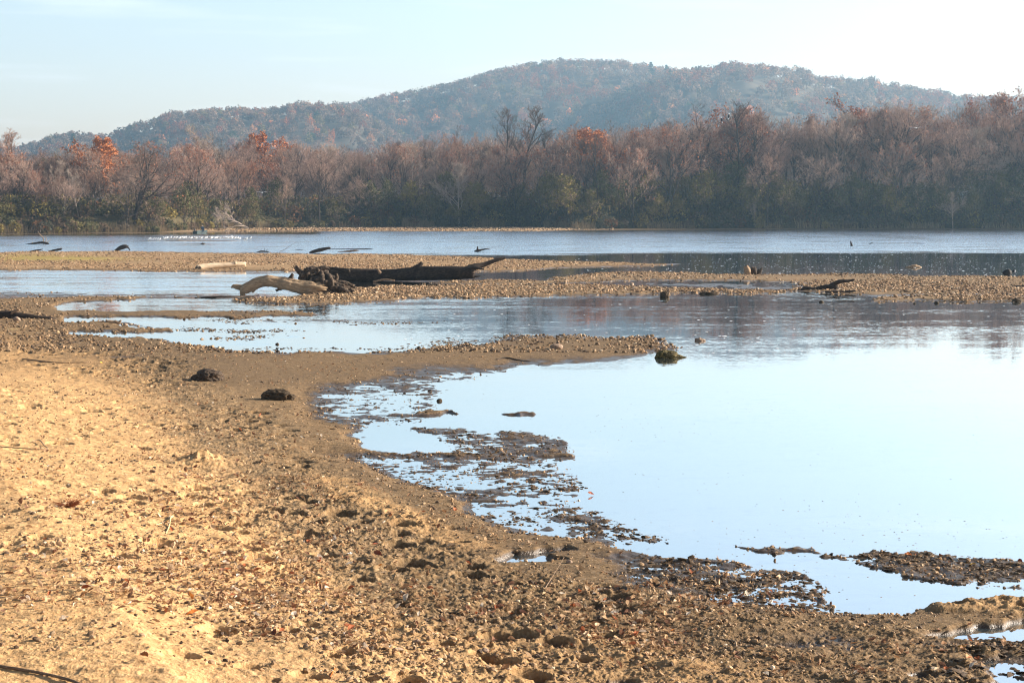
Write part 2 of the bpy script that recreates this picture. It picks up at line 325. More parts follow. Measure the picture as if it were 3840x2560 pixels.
def mat_ground():
    m, nt, b = nm("river_flats"); L = nt.links
    pos = N(nt, 'ShaderNodeNewGeometry').outputs['Position']
    n1 = noise(nt, pos, 2.2, 4); n2 = noise(nt, pos, 14, 4, 0.6); n3 = noise(nt, pos, 70, 3, 0.6); vor = N(nt, 'ShaderNodeTexVoronoi'); vor.inputs['Scale'].default_value = 45; L.new(pos, vor.inputs['Vector'])
    sand = ramp(nt, n2.outputs[0], [(0.3, (0.42, 0.24, 0.105)), (0.55, (0.59, 0.36, 0.165)), (0.75, (0.67, 0.45, 0.235))]).outputs[0]
    mud = ramp(nt, n2.outputs[0], [(0.3, (0.09, 0.05, 0.020)), (0.5, (0.205, 0.122, 0.052)), (0.72, (0.40, 0.255, 0.115))]).outputs[0]
    grit = ramp(nt, vor.outputs['Color'], [(0.0, (0.14, 0.09, 0.05)), (0.45, (0.26, 0.18, 0.105)), (0.8, (0.40, 0.29, 0.18)), (1.0, (0.62, 0.50, 0.37))]).outputs[0]
    mud = mixc(nt, 0.45, mud, grit)
    gravel = mixc(nt, 0.6, mixc(nt, n1.outputs[0], (0.30, 0.19, 0.09), (0.40, 0.27, 0.14)), grit)
    c = mixc(nt, attr(nt, "gravel").outputs['Fac'], mud, gravel)
    sf = math_(nt, 'MULTIPLY_ADD', math_(nt, 'SUBTRACT', n1.outputs[0], 0.5), 0.9, attr(nt, "sand").outputs['Fac'], True)
    c = mixc(nt, sf, c, sand)
    gf = math_(nt, 'MULTIPLY', attr(nt, "green").outputs['Fac'], ramp(nt, n2.outputs[0], [(0.35, 0.0), (0.6, 1.0)]).outputs[0])
    c = mixc(nt, gf, c, (0.36, 0.30, 0.06))
    bf = attr(nt, "bankveg").outputs['Fac']; c = mixc(nt, bf, c, ramp(nt, n1.outputs[0], [(0.35, (0.05, 0.045, 0.025)), (0.7, (0.13, 0.10, 0.05))]).outputs[0])
    w = attr(nt, "wet").outputs['Fac']
    wn = math_(nt, 'MULTIPLY_ADD', math_(nt, 'SUBTRACT', n1.outputs[0], 0.5), 0.8, w, True)
    wetc = mixc(nt, 1.0, c, (0.24, 0.22, 0.20), 'MULTIPLY')
    c = mixc(nt, wn, c, wetc)
    L.new(c, b.inputs['Base Color'])
    w3 = math_(nt, 'POWER', wn, 3.0); L.new(math_(nt, 'MULTIPLY_ADD', w3, -0.62, 0.93), b.inputs['Roughness'])
    L.new(math_(nt, 'MULTIPLY_ADD', w3, 0.4, 0.1), b.inputs['Specular IOR Level'])
    h = math_(nt, 'ADD', n3.outputs[0], math_(nt, 'MULTIPLY', n2.outputs[0], 2.0))
    bump(nt, b, h, 0.7, 0.012)
    return m
def mat_water():
    m = bpy.data.materials.new("river_water"); m.use_nodes = True; nt = m.node_tree; L = nt.links; nt.nodes.remove(nt.nodes["Principled BSDF"])
    pos = N(nt, 'ShaderNodeNewGeometry').outputs['Position']; rip = attr(nt, "ripple").outputs['Fac']
    fine = noise(nt, scaled(nt, pos, (2.4, 5.0, 1)), 1.0, 2, 0.6); tiny = noise(nt, scaled(nt, pos, (9, 16, 1)), 1.0, 2, 0.6); wide = noise(nt, scaled(nt, pos, (0.10, 0.55, 1)), 1.0, 3, 0.6)
    patch = ramp(nt, wide.outputs[0], [(0.40, 0.35), (0.60, 1.5)]).outputs[0]
    s = math_(nt, 'MULTIPLY', rip, patch)
    def vec(col, k):
        k *= 3.6; v = N(nt, 'ShaderNodeVectorMath', operation='SUBTRACT'); L.new(col, v.inputs[0]); v.inputs[1].default_value = (0.5, 0.5, 0.5)
        w = N(nt, 'ShaderNodeVectorMath', operation='SCALE'); L.new(v.outputs[0], w.inputs[0]); w.inputs['Scale'].default_value = k; return w.outputs[0]
    a = N(nt, 'ShaderNodeVectorMath', operation='ADD'); L.new(vec(fine.outputs['Color'], 1.0), a.inputs[0]); L.new(vec(tiny.outputs['Color'], 0.8), a.inputs[1])
    sc = N(nt, 'ShaderNodeVectorMath', operation='SCALE'); L.new(a.outputs[0], sc.inputs[0]); L.new(s, sc.inputs['Scale'])
    fl = N(nt, 'ShaderNodeVectorMath', operation='MULTIPLY'); L.new(sc.outputs[0], fl.inputs[0]); fl.inputs[1].default_value = (0.6, 0.3, 0); ab = N(nt, 'ShaderNodeVectorMath', operation='ABSOLUTE'); L.new(sc.outputs[0], ab.inputs[0]); am = N(nt, 'ShaderNodeVectorMath', operation='MULTIPLY'); L.new(ab.outputs[0], am.inputs[0]); am.inputs[1].default_value = (0, -0.9, 0); aa = N(nt, 'ShaderNodeVectorMath', operation='ADD'); L.new(fl.outputs[0], aa.inputs[0]); L.new(am.outputs[0], aa.inputs[1]); fl = aa
    ad = N(nt, 'ShaderNodeVectorMath', operation='ADD'); L.new(fl.outputs[0], ad.inputs[0]); ad.inputs[1].default_value = (0, 0, 1)
    no = N(nt, 'ShaderNodeVectorMath', operation='NORMALIZE'); L.new(ad.outputs[0], no.inputs[0])
    g = N(nt, 'ShaderNodeBsdfGlossy'); g.inputs['Roughness'].default_value = 0.03; g.inputs['Color'].default_value = (0.97, 0.985, 1, 1); L.new(no.outputs[0], g.inputs['Normal'])
    d = N(nt, 'ShaderNodeBsdfDiffuse'); d.inputs['Color'].default_value = (0.055, 0.075, 0.08, 1)
    fr = N(nt, 'ShaderNodeFresnel'); fr.inputs['IOR'].default_value = 1.33
    mx = N(nt, 'ShaderNodeMixShader'); L.new(math_(nt, 'MULTIPLY_ADD', fr.outputs[0], 0.45, 0.62, True), mx.inputs[0]); L.new(d.outputs[0], mx.inputs[1]); L.new(g.outputs[0], mx.inputs[2])
    L.new(mx.outputs[0], nt.nodes["Material Output"].inputs['Surface'])
    return m
def mat_wood(name, cols, stretch=(1, 1, 1), bs=0.8, rough=0.85, sc=6.0, bd=0.03):
    m, nt, b = nm(name); L = nt.links; tc = N(nt, 'ShaderNodeTexCoord').outputs['Object']
    n1 = noise(nt, scaled(nt, tc, stretch), sc, 5, 0.65, 0.4); n2 = noise(nt, tc, sc * 0.35, 3)
    c = ramp(nt, n1.outputs[0], [(0.33, cols[0]), (0.5, cols[1]), (0.68, cols[2])]).outputs[0]
    c = mixc(nt, math_(nt, 'MULTIPLY', ramp(nt, n2.outputs[0], [(0.45, 0.0), (0.65, 1.0)]).outputs[0], 0.5), c, cols[3] if len(cols) > 3 else cols[0])
    L.new(c, b.inputs['Base Color']); b.inputs['Roughness'].default_value = rough; b.inputs['Specular IOR Level'].default_value = 0.2
    bump(nt, b, n1.outputs[0], bs, bd); return m
def mat_plain(name, c, rough=0.8, var=0.25, sc=8.0, spec=0.2):
    m, nt, b = nm(name); tc = N(nt, 'ShaderNodeTexCoord').outputs['Object']; n1 = noise(nt, tc, sc, 3)
    k1 = tuple(x * (1 - var) for x in c); k2 = tuple(min(1, x * (1 + var)) for x in c)
    nt.links.new(ramp(nt, n1.outputs[0], [(0.35, k1), (0.65, k2)]).outputs[0], b.inputs['Base Color'])
    b.inputs['Roughness'].default_value = rough; b.inputs['Specular IOR Level'].default_value = spec; return m
def mat_attr(name, rough=0.85, trans=0.0, spec=0.15):
    m, nt, b = nm(name); L = nt.links; a = attr(nt, "col"); L.new(a.outputs['Color'], b.inputs['Base Color']); b.inputs['Roughness'].default_value = rough; b.inputs['Specular IOR Level'].default_value = spec
    if trans:
        t = N(nt, 'ShaderNodeBsdfTranslucent'); L.new(a.outputs['Color'], t.inputs['Color']); mx = N(nt, 'ShaderNodeMixShader'); mx.inputs[0].default_value = trans
        L.new(b.outputs[0], mx.inputs[1]); L.new(t.outputs[0], mx.inputs[2]); L.new(mx.outputs[0], nt.nodes["Material Output"].inputs['Surface'])
    return m
def mat_tree(name, stops, rough=0.9):
    m, nt, b = nm(name); oi = N(nt, 'ShaderNodeObjectInfo'); tc = N(nt, 'ShaderNodeTexCoord').outputs['Object']; n1 = noise(nt, tc, 0.7, 3)
    f = math_(nt, 'MULTIPLY_ADD', math_(nt, 'SUBTRACT', n1.outputs[0], 0.5), 0.9, oi.outputs['Random'], True)
    k = len(stops) - 1
    nt.links.new(ramp(nt, f, [(i / k, s) for i, s in enumerate(stops)]).outputs[0], b.inputs['Base Color']); b.inputs['Roughness'].default_value = rough; b.inputs['Specular IOR Level'].default_value = 0.1
    return m
M = {}
M['ground'] = mat_ground(); M['water'] = mat_water()
M['dark_wood'] = mat_wood("dark_wet_bark", [(0.012, 0.008, 0.006), (0.035, 0.024, 0.017), (0.075, 0.052, 0.038)], (1, 1, 5), 1.0, 0.8, 7)
M['pale_wood'] = mat_wood("bleached_wood", [(0.13, 0.08, 0.045), (0.36, 0.25, 0.155), (0.47, 0.35, 0.22), (0.26, 0.175, 0.105)], (0.3, 1, 4), 1.0, 0.8, 16, 0.04)
M['white_wood'] = mat_wood("sun_bleached_wood", [(0.42, 0.30, 0.19), (0.60, 0.46, 0.31), (0.70, 0.57, 0.42)], (0.4, 1, 3), 0.4, 0.8, 6)
M['root_wood'] = mat_wood("weathered_root_wood", [(0.03, 0.022, 0.016), (0.07, 0.05, 0.036), (0.20, 0.14, 0.095), (0.04, 0.028, 0.02)], (1, 1, 1), 1.0, 0.85, 9, 0.06)
M['brown_wood'] = mat_wood("brown_wood", [(0.10, 0.065, 0.04), (0.20, 0.13, 0.08), (0.33, 0.23, 0.15)], (1, 1, 3), 0.6, 0.8, 14)
M['rock'] = mat_wood("tan_stone", [(0.16, 0.11, 0.075), (0.30, 0.21, 0.15), (0.44, 0.32, 0.23)], (1, 1, 1), 0.6, 0.8, 12)
M['dark_rock'] = mat_wood("dark_muddy_wood", [(0.02, 0.014, 0.008), (0.05, 0.034, 0.02), (0.16, 0.105, 0.06), (0.03, 0.022, 0.012)], (1, 1, 4), 0.7, 0.85, 9, 0.02)
M['moss_rock'] = mat_wood("mossy_stone", [(0.015, 0.012, 0.006), (0.08, 0.065, 0.02), (0.24, 0.18, 0.08), (0.03, 0.022, 0.012)], (1, 1, 1), 1.0, 0.8, 14, 0.04)
M['bark'] = mat_tree("tree_bark", [(0.04, 0.03, 0.026), (0.06, 0.047, 0.04), (0.10, 0.08, 0.068)])
M['twig'] = mat_tree("bare_twigs", [(0.27, 0.175, 0.14), (0.38, 0.255, 0.20), (0.45, 0.32, 0.25), (0.35, 0.195, 0.13)])
M['pale_twig'] = mat_tree("pale_bare_twigs", [(0.34, 0.26, 0.21), (0.38, 0.30, 0.24)])
M['dark_twig'] = mat_tree("dark_twigs", [(0.12, 0.085, 0.07), (0.16, 0.115, 0.09)])
M['rust_leaf'] = mat_tree("russet_leaves", [(0.30, 0.10, 0.045), (0.36, 0.13, 0.055)])
M['orange_leaf'] = mat_tree("orange_leaves", [(0.42, 0.15, 0.055), (0.48, 0.19, 0.07)])
M['olive_leaf'] = mat_tree("olive_leaves", [(0.09, 0.09, 0.035), (0.12, 0.105, 0.035), (0.20, 0.155, 0.04)])
M['needle'] = mat_tree("pine_needles", [(0.03, 0.055, 0.028), (0.045, 0.075, 0.035)])
M['cards'] = mat_attr("mixed_foliage", .9, .4); M['leafmat'] = mat_attr("fallen_leaf", 0.7, 0.25); M['stonemat'] = mat_attr("gravel_stone", 0.75, 0, 0.3)
M['foam'] = mat_plain("foam", (0.8, 0.82, 0.84), 0.6, 0.05)
M['gull_white'] = mat_plain("gull_white", (0.82, 0.82, 0.82), 0.7, 0.04); M['gull_grey'] = mat_plain("gull_grey", (0.34, 0.35, 0.38), 0.7, 0.1)
M['bird_dark'] = mat_plain("dark_feathers", (0.025, 0.02, 0.018), 0.7, 0.3); M['beak'] = mat_plain("yellow_beak", (0.6, 0.4, 0.08), 0.5, 0.1)
M['hull'] = mat_plain("boat_hull", (0.03, 0.045, 0.045), 0.5, 0.15); M['metal'] = mat_plain("engine_black", (0.03, 0.03, 0.035), 0.4, 0.1); M['coat'] = mat_plain("navy_coat", (0.02, 0.035, 0.06), 0.8, 0.2); M['skin'] = mat_plain("skin", (0.5, 0.32, 0.24), 0.6, 0.05)
M['straw'] = mat_plain("dry_straw", (0.55, 0.42, 0.22), 0.8, 0.2); M['redgrass'] = mat_plain("dry_red_grass", (0.22, 0.075, 0.03), 0.8, 0.3); M['green'] = mat_plain("green_blades", (0.30, 0.42, 0.06), 0.7, 0.2)
M['plume'] = mat_plain("white_feather", (0.8, 0.8, 0.8), 0.7, 0.03)
M['hill'] = mat_plain("hill_soil", (0.09, 0.07, 0.05), 0.95, 0.3, 0.02)

# ------------------------------------------------------------------ ground and water sheets
def rows(q=1.75):
    ys = np.concatenate([np.arange(3500, 2740, -q * 1.6), np.arange(2740, 905, -q)]); Y = [ydepth(y) for y in ys]
    Y = np.array(Y)
    near = np.linspace(2.0, Y[0], 40)[:-1]; far = np.arange(Y[-1] + 1.0, 480, 1.3); vf = np.geomspace(486, 9500, 50)
    return np.concatenate([near, Y, far, vf])
def sheet(Ys, nc, edge=0.12):
    t = np.linspace(-1, 1, nc); a = np.clip(np.abs(t) / (1 - edge), 0, 1); o = np.clip((np.abs(t) - (1 - edge)) / edge, 0, 1)
    X = np.sign(t)[None, :] * (a[None, :] * 0.305 * Ys[:, None] * 1.01 + o[None, :] ** 1.5 * (0.20 * Ys[:, None] + 14))
    return X, np.repeat(Ys[:, None], nc, 1)
def grid_faces(nr, nc):
    i = (np.arange(nr - 1)[:, None] * nc + np.arange(nc - 1)[None, :]).ravel()
    return np.stack([i, i + 1, i + nc + 1, i + nc], -1)
Ys = rows(); NC = 1320
X, Y = sheet(Ys, NC); X = X.ravel(); Y = Y.ravel()
Z, sa, gv, gr, hb, bv = terrain(X, Y, True)
wet = 0.55 * (1 - sst(0.012, 0.05, Z + 0.03 * vn2(X / 1.3, Y / 1.3, 21))) + 0.45 * (1 - sst(0.03, 0.19, Z + 0.06 * vn2(X / 2.3, Y / 2.3, 22)))
wet = np.maximum(wet * (Y < 250), 0.6 * (1 - sst(0.05, 0.16, Z)) * (Y >= 250))
me = raw_mesh("ground", np.column_stack([X, Y, Z]), [grid_faces(len(Ys), NC)], [M['ground']], True,
              {"sand": sa, "gravel": gv, "green": gr, "wet": wet, "bankveg": bv})
tag(link("ground", me), kind='structure')
RP = np.full(MX.shape, 0.012)
paint(RP, [(-1000, 700), (4840, 700), (4840, 948), (2500, 945), (1900, 958), (1500, 950), (-1000, 948)], 0.30, 14)
paint(RP, [(-1000, 700), (1200, 700), (1200, 879), (-1000, 884)], 0.03, 6)
paint(RP, [(-1000, 1010), (1250, 1010), (1250, 1100), (-1000, 1100)], 0.12, 20)
paint(RP, [(150, 1120), (2400, 1105), (3250, 1100), (3250, 1132), (2500, 1140), (1400, 1180), (1000, 1300), (150, 1290)], 0.035, 40)
paint(RP, [(1000, 1180), (2600, 1160), (3000, 1240), (2800, 1290), (1500, 1290)], 0.016, 60)
paint(RP, [(2000, 1120), (2600, 1112), (3300, 1128), (4840, 1128), (4840, 1240), (2900, 1260), (1900, 1240)], 0.014, 40)
paint(RP, [(2500, 1290), (3900, 1240), (4840, 1200), (4840, 1380), (3300, 1420), (2400, 1400)], 0.014, 60)
paint(RP, [(1300, 1480), (2500, 1440), (4840, 1420), (4840, 2700), (1300, 2700)], 0.009, 80)
Yw = np.concatenate([[ydepth(y) for y in np.arange(2720, 880, -8)], np.linspace(280, 470, 60)]); Yw = np.unique(np.concatenate([[2.5, 5, 8], Yw]))
Xw, Yg = sheet(Yw, 300); Xw = Xw.ravel(); Yg = Yg.ravel()
me = raw_mesh("water", np.column_stack([Xw, Yg, np.zeros(len(Xw))]), [grid_faces(len(Yw), 300)], [M['water']], True, {"ripple": lut(RP, Xw, Yg)})
tag(link("water", me), kind='structure')

# ------------------------------------------------------------------ scattered stuff (stones, leaves, foam)
def scatter_mesh(V0, F0, P, S, rz, tilt, name, mat, cols, kind, label, cat, smooth=False):
    n = len(P); c, s = np.cos(rz), np.sin(rz); k = V0.shape[-2]
    V = np.broadcast_to(V0, (n, k, 3)) * S[:, None, :] if V0.ndim == 2 else V0 * S[:, None, :]
    tx, ty = tilt[:, 0:1], tilt[:, 1:2]; y = V[:, :, 1] * np.cos(tx) - V[:, :, 2] * np.sin(tx); z = V[:, :, 1] * np.sin(tx) + V[:, :, 2] * np.cos(tx); x = V[:, :, 0]
    x2 = x * np.cos(ty) + z * np.sin(ty); z = -x * np.sin(ty) + z * np.cos(ty); x = x2
    V = np.stack([x * c[:, None] - y * s[:, None], x * s[:, None] + y * c[:, None], z], -1) + P[:, None, :]
    Fc = (F0[None] + (np.arange(n) * k)[:, None, None]).reshape(-1, F0.shape[1])
    me = raw_mesh(name, V.reshape(-1, 3), [Fc], [mat], smooth, {"col": np.repeat(cols, k, 0)})
    o = link(name, me); return tag(o, label, cat, None, kind)
def pxscatter(n, box, wfun, ypow=1.0):
    x0, y0, x1, y1 = box; m = int(n * 6); px = RNG.uniform(x0, x1, m); py = y0 + (y1 - y0) * RNG.random(m) ** ypow
    X, Y = onz(px, py); w = wfun(px, py, X, Y); k = RNG.random(m) < w; idx = np.nonzero(k)[0][:n]
    return X[idx], Y[idx]
STV, STF = ico(1)
def pal(n, cols, w=None):
    cols = np.array(cols); i = RNG.choice(len(cols), n, p=w); return cols[i] * RNG.uniform(0.75, 1.25, (n, 1))
def stones(n, box, wfun, s0, s1, name, label, ypow=1.0, p=2.2, dark=1.0):
    X, Y = pxscatter(n, box, wfun, ypow); z = terrain(X, Y); n = len(X); s = s0 + (s1 - s0) * RNG.random(n) ** p
    S = np.column_stack([s * RNG.uniform(.8, 1.4, n), s * RNG.uniform(.7, 1.2, n), s * RNG.uniform(.45, .9, n)])
    kk = 1 + 0.5 * (RNG.random((n, len(STV), 1)) - .5); V = STV[None] * kk
    c = pal(n, [(0.33, 0.205, 0.105), (0.22, 0.135, 0.07), (0.45, 0.30, 0.17), (0.08, 0.05, 0.03), (0.60, 0.46, 0.31)], [.34, .26, .2, .17, .03]) * dark
    return scatter_mesh(V, STF, np.column_stack([X, Y, z + S[:, 2] * 0.35 if dark > .5 else np.maximum(z, -.006)]), S * ([1, 1, 1] if dark > .5 else [1.5, 1.1, .38]), RNG.uniform(0, 6.28, n), RNG.normal(0, .25, (n, 2)), name, M['stonemat'], c, 'stuff', label, None)
land = lambda X, Y: (lut(HB, X, Y) > -0.02)
stones(60000, (-500, 938, 4300, 1150), lambda px, py, X, Y: np.clip(lut(GV, X, Y) * 1.1 * (0.55 + 1.6 * vn2(X / 5, Y / 9, 51)), 0, 1), 0.012, 0.075, "gravel", "loose brown gravel covering the long river bars", 1.0, 2.6)
stones(14000, (-500, 1080, 3700, 1330), lambda px, py, X, Y: np.clip(sst(-0.03, 0.03, lut(HB, X, Y)) * (0.35 + 1.2 * vn2(X / 2, Y / 4, 52)) , 0, 1), 0.008, 0.06, "pebbles", "dark wet pebbles along the muddy pools", 1.0, 3.0, .75)
stones(15000, (-300, 1300, 4200, 2700), lambda px, py, X, Y: np.clip(sst(-0.01, 0.02, lut(HB, X, Y)) * (0.30 + 0.9 * vn2(X / .8, Y / .8, 53)), 0, 1), 0.004, 0.026, "grit", "coarse grit and crumbs of mud strewn over the near shore", 1.0, 3.0)
stones(8000, (300, 1320, 4200, 2350), lambda px, py, X, Y: np.clip(sst(-0.03, 0.0, lut(HB, X, Y)) * (1 - sst(.3, .8, lut(RO, X, Y))) * (0.45 + 0.9 * vn2(X / 1.2, Y / 1.2, 54)), 0, 1), 0.004, 0.02, "fine_gravel", "scattered small gravel over the smooth wet mud", .8, 3.0, .85)
stones(26000, (900, 1335, 4300, 2650), lambda px, py, X, Y: np.clip(sst(-0.035, -0.006, lut(HB, X, Y)) * lut(PU, X, Y) * (0.4 + 1.5 * vn2(X / .5, Y / .35, 55)), 0, 1), 0.006, 0.032, "mud_crumbs", "dark crumbs of wet mud and rotted leaf breaking the shallow water", .7, 2.4, .32)
Xq, Yq = pxscatter(520, (1500, 1420, 4200, 2600), lambda px, py, X, Y: np.where(lut(HB, X, Y) < -.03, np.clip(.3 + 2 * vn2(X / 2, Y / 2, 58), 0.05, 1), 0)); n = len(Xq); s = RNG.uniform(.003, .010, n)
scatter_mesh(STV, STF, np.column_stack([Xq, Yq, np.zeros(n)]), np.column_stack([s * 1.6, s, s * .25]), RNG.uniform(0, 6, n), np.zeros((n, 2)), "flotsam", M['stonemat'], pal(n, [(.05, .035, .02), (.2, .13, .07)]), 'stuff', "tiny floating scraps of leaf on the still bay", None)
stones(3500, (200, 1186, 1950, 1312), lambda px, py, X, Y: np.clip((lut(HB, X, Y) > -.05) * (.2 + 1.8 * vn2(X / 1.5, Y / 3, 59)), 0, 1), 0.012, 0.05, "mud_scraps", "dark pebbles and scraps breaking the surface of the left channel", 1.0, 2.2, .4)
# far spit gravel
stones(5000, (700, 857, 2300, 869), lambda px, py, X, Y: np.where((Y > shore(X, Y)[0] + 1) & (Y < shore(X, Y)[1] + 2), 1.0, 0.0), 0.08, 0.22, "shingle", "pale shingle on the spit under the far trees")
# leaves : curled strip with lobes
LV = np.array([[-.5, 0, .02], [-.28, -.24, .10], [-.28, .22, .12], [0, -.34, .16], [0, 0, 0.0], [0, .32, .14], [.26, -.20, .12], [.27, .23, .10], [.5, 0, .05], [-.12, -.12, .02], [.12, .12, .02]])
LFc = np.array([[0, 1, 9], [0, 9, 2], [1, 3, 9], [9, 3, 4], [9, 4, 2], [2, 4, 5], [4, 3, 6], [4, 6, 10], [4, 10, 5], [10, 7, 5], [10, 6, 8], [10, 8, 7]])
LEAFC = [(0.42, 0.27, 0.15), (0.30, 0.17, 0.09), (0.56, 0.40, 0.25), (0.20, 0.10, 0.06), (0.34, 0.11, 0.045), (0.68, 0.58, 0.46), (0.5, 0.2, 0.05)]
LEAFW = [.34, .24, .20, .14, .035, .04, .005]
def leaves(n, box, wfun, s0, s1, name, label, flat=1.0, ypow=1.0):
    X, Y = pxscatter(n, box, wfun, ypow); n = len(X); z = terrain(X, Y); s = s0 + (s1 - s0) * RNG.random(n) ** 1.6
    S = np.column_stack([s, s * RNG.uniform(.5, 1, n), s * RNG.uniform(.4, 2.2, n) * flat]); V = LV[None] * (1 + .35 * (RNG.random((n, len(LV), 1)) - .5))
    return scatter_mesh(V, LFc, np.column_stack([X, Y, z + 0.25 * s]), S, RNG.uniform(0, 6.28, n), RNG.normal(0, .45, (n, 2)) * flat, name, M['leafmat'], pal(n, LEAFC, LEAFW), 'stuff', label, None)
leaves(9500, (-300, 1225, 4200, 2700), lambda px, py, X, Y: np.clip(litter(X, Y) * (0.12 + 3.2 * np.clip(vn2(X / 1.1, Y / 1.1, 61) + .5 * vn2(X / .3, Y / .3, 62), 0, 1)) * (lut(HB, X, Y) > 0), 0, 1), 0.015, 0.09, "fallen_leaves", "drifts of dry brown leaves littering the sandy shore", 1.0)
leaves(4500, (1200, 1330, 3900, 2300), lambda px, py, X, Y: np.clip(lut(PU, X, Y) * (0.15 + 1.4 * vn2(X / .7, Y / .7, 63)), 0, 1), 0.02, 0.055, "sodden_leaves", "dark sodden leaves and scraps caught along the wet edge", 0.5)
# foam specks on the calm reach and the big pool
a6 = np.linspace(0, 2 * math.pi, 7)[:-1]; FV = np.vstack([np.column_stack([np.cos(a6), np.sin(a6), np.zeros(6)]), [[0, 0, .5]]]); FF = np.array([[i, (i + 1) % 6, 6] for i in range(6)])
X1, Y1 = pxscatter(1500, (2050, 940, 4200, 1038), lambda px, py, X, Y: np.where(lut(HB, X, Y) < -.04, np.clip((px - 2050) / 800, .1, 1), 0))
X2, Y2 = pxscatter(120, (1500, 1140, 4200, 1330), lambda px, py, X, Y: np.where(lut(HB, X, Y) < -.04, .6, 0))
Xf = np.concatenate([X1, X2]); Yf = np.concatenate([Y1, Y2]); n = len(Xf); s = RNG.uniform(.012, .055, n) * np.where(RNG.random(n) < .1, 1.8, 1)
scatter_mesh(FV, FF, np.column_stack([Xf, Yf, np.full(n, .003)]), np.column_stack([s, s * 1.6, s * .3]), np.zeros(n), np.zeros((n, 2)), "foam", M['foam'], np.ones((n, 3)), 'stuff', "white foam specks drifting on the calm dark water", None)
#PART2
# ------------------------------------------------------------------ light, sky and air
SUN_AZ, SUN_EL = math.radians(14), math.radians(21)      # azimuth measured from +X towards +Y
sd = Vector((math.cos(SUN_AZ) * math.cos(SUN_EL), math.sin(SUN_AZ) * math.cos(SUN_EL), math.sin(SUN_EL)))
W = bpy.data.worlds.new("World"); SC.world = W; W.use_nodes = True; nt = W.node_tree
sky = nt.nodes.new('ShaderNodeTexSky'); sky.sky_type = 'NISHITA'; sky.sun_disc = False
sky.sun_elevation = SUN_EL; sky.sun_rotation = math.atan2(sd.x, sd.y); sky.air_density = 1.0; sky.dust_density = 2.4; sky.ozone_density = 0.9; sky.altitude = 200
bg = nt.nodes["Background"]; bg.inputs['Strength'].default_value = 0.065; wb = nt.nodes.new('ShaderNodeMix'); wb.data_type = 'RGBA'; wb.blend_type = 'MULTIPLY'; wb.inputs[0].default_value = 1; wb.inputs[7].default_value = (1.03, 0.99, 1.0, 1); nt.links.new(sky.outputs[0], wb.inputs[6]); 
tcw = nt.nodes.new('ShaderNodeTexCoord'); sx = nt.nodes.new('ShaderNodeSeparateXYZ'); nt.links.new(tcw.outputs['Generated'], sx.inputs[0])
rz = ramp(nt, math_(nt, 'MULTIPLY', sx.outputs['Z'], 1.0, None, True), [(0.0, (2.55, 2.0, 1.85)), (0.06, (2.04, 1.80, 1.76)), (0.13, (1.68, 1.66, 1.64)), (0.28, (1.75, 1.66, 1.6)), (0.45, (0.5, 0.5, 0.54))])  # sky colour shaped: brightened near the horizon, dimmed overhead to deepen ground shadows
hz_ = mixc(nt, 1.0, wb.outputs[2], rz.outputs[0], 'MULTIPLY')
cn = noise(nt, scaled(nt, tcw.outputs['Generated'], (3.0, 3.0, 40)), 2.2, 4, 0.55); cf = ramp(nt, cn.outputs[0], [(0.54, 0.0), (0.74, 0.30)]).outputs[0]
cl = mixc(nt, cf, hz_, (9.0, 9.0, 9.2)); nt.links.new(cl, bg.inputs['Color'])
sl = bpy.data.lights.new("sun", 'SUN'); sl.energy = 5.0; sl.angle = math.radians(0.55); sl.color = (1.0, 0.91, 0.79)
so = link("sun", sl, (60, 20, 60)); so.rotation_euler = sd.to_track_quat('Z', 'Y').to_euler()
SC.view_settings.view_transform = 'Standard'; SC.view_settings.look = 'None'; SC.view_settings.exposure = 1.45; SC.view_settings.gamma = 1.0
SC.render.engine = 'CYCLES'; SC.cycles.use_denoising = True; SC.cycles.max_bounces = 6; SC.cycles.filter_width = 1.15; SC.cycles.diffuse_bounces = 2; SC.cycles.volume_bounces = 0
HAZE = 0.00021
def haze():
    v = []
    x0, x1, y0, y1, z0, z1 = -3600, 3600, -60, 3400, -3, 330
    V = [(x, y, z) for x in (x0, x1) for y in (y0, y1) for z in (z0, z1)]
    Fq = [[0, 1, 3, 2], [4, 6, 7, 5], [0, 4, 5, 1], [2, 3, 7, 6], [0, 2, 6, 4], [1, 5, 7, 3]]
    m = bpy.data.materials.new("pale_haze"); m.use_nodes = True; t = m.node_tree; t.nodes.remove(t.nodes["Principled BSDF"])
    p = t.nodes.new('ShaderNodeVolumePrincipled'); p.inputs['Density'].default_value = HAZE; p.inputs['Color'].default_value = (0.42, 0.72, 1.0, 1); p.inputs['Anisotropy'].default_value = 0.35
    t.links.new(p.outputs[0], t.nodes["Material Output"].inputs['Volume'])
    me = raw_mesh("haze", V, [Fq], [m]); return tag(link("haze", me), "pale blue haze in the air over the valley", None, None, 'stuff')
haze()
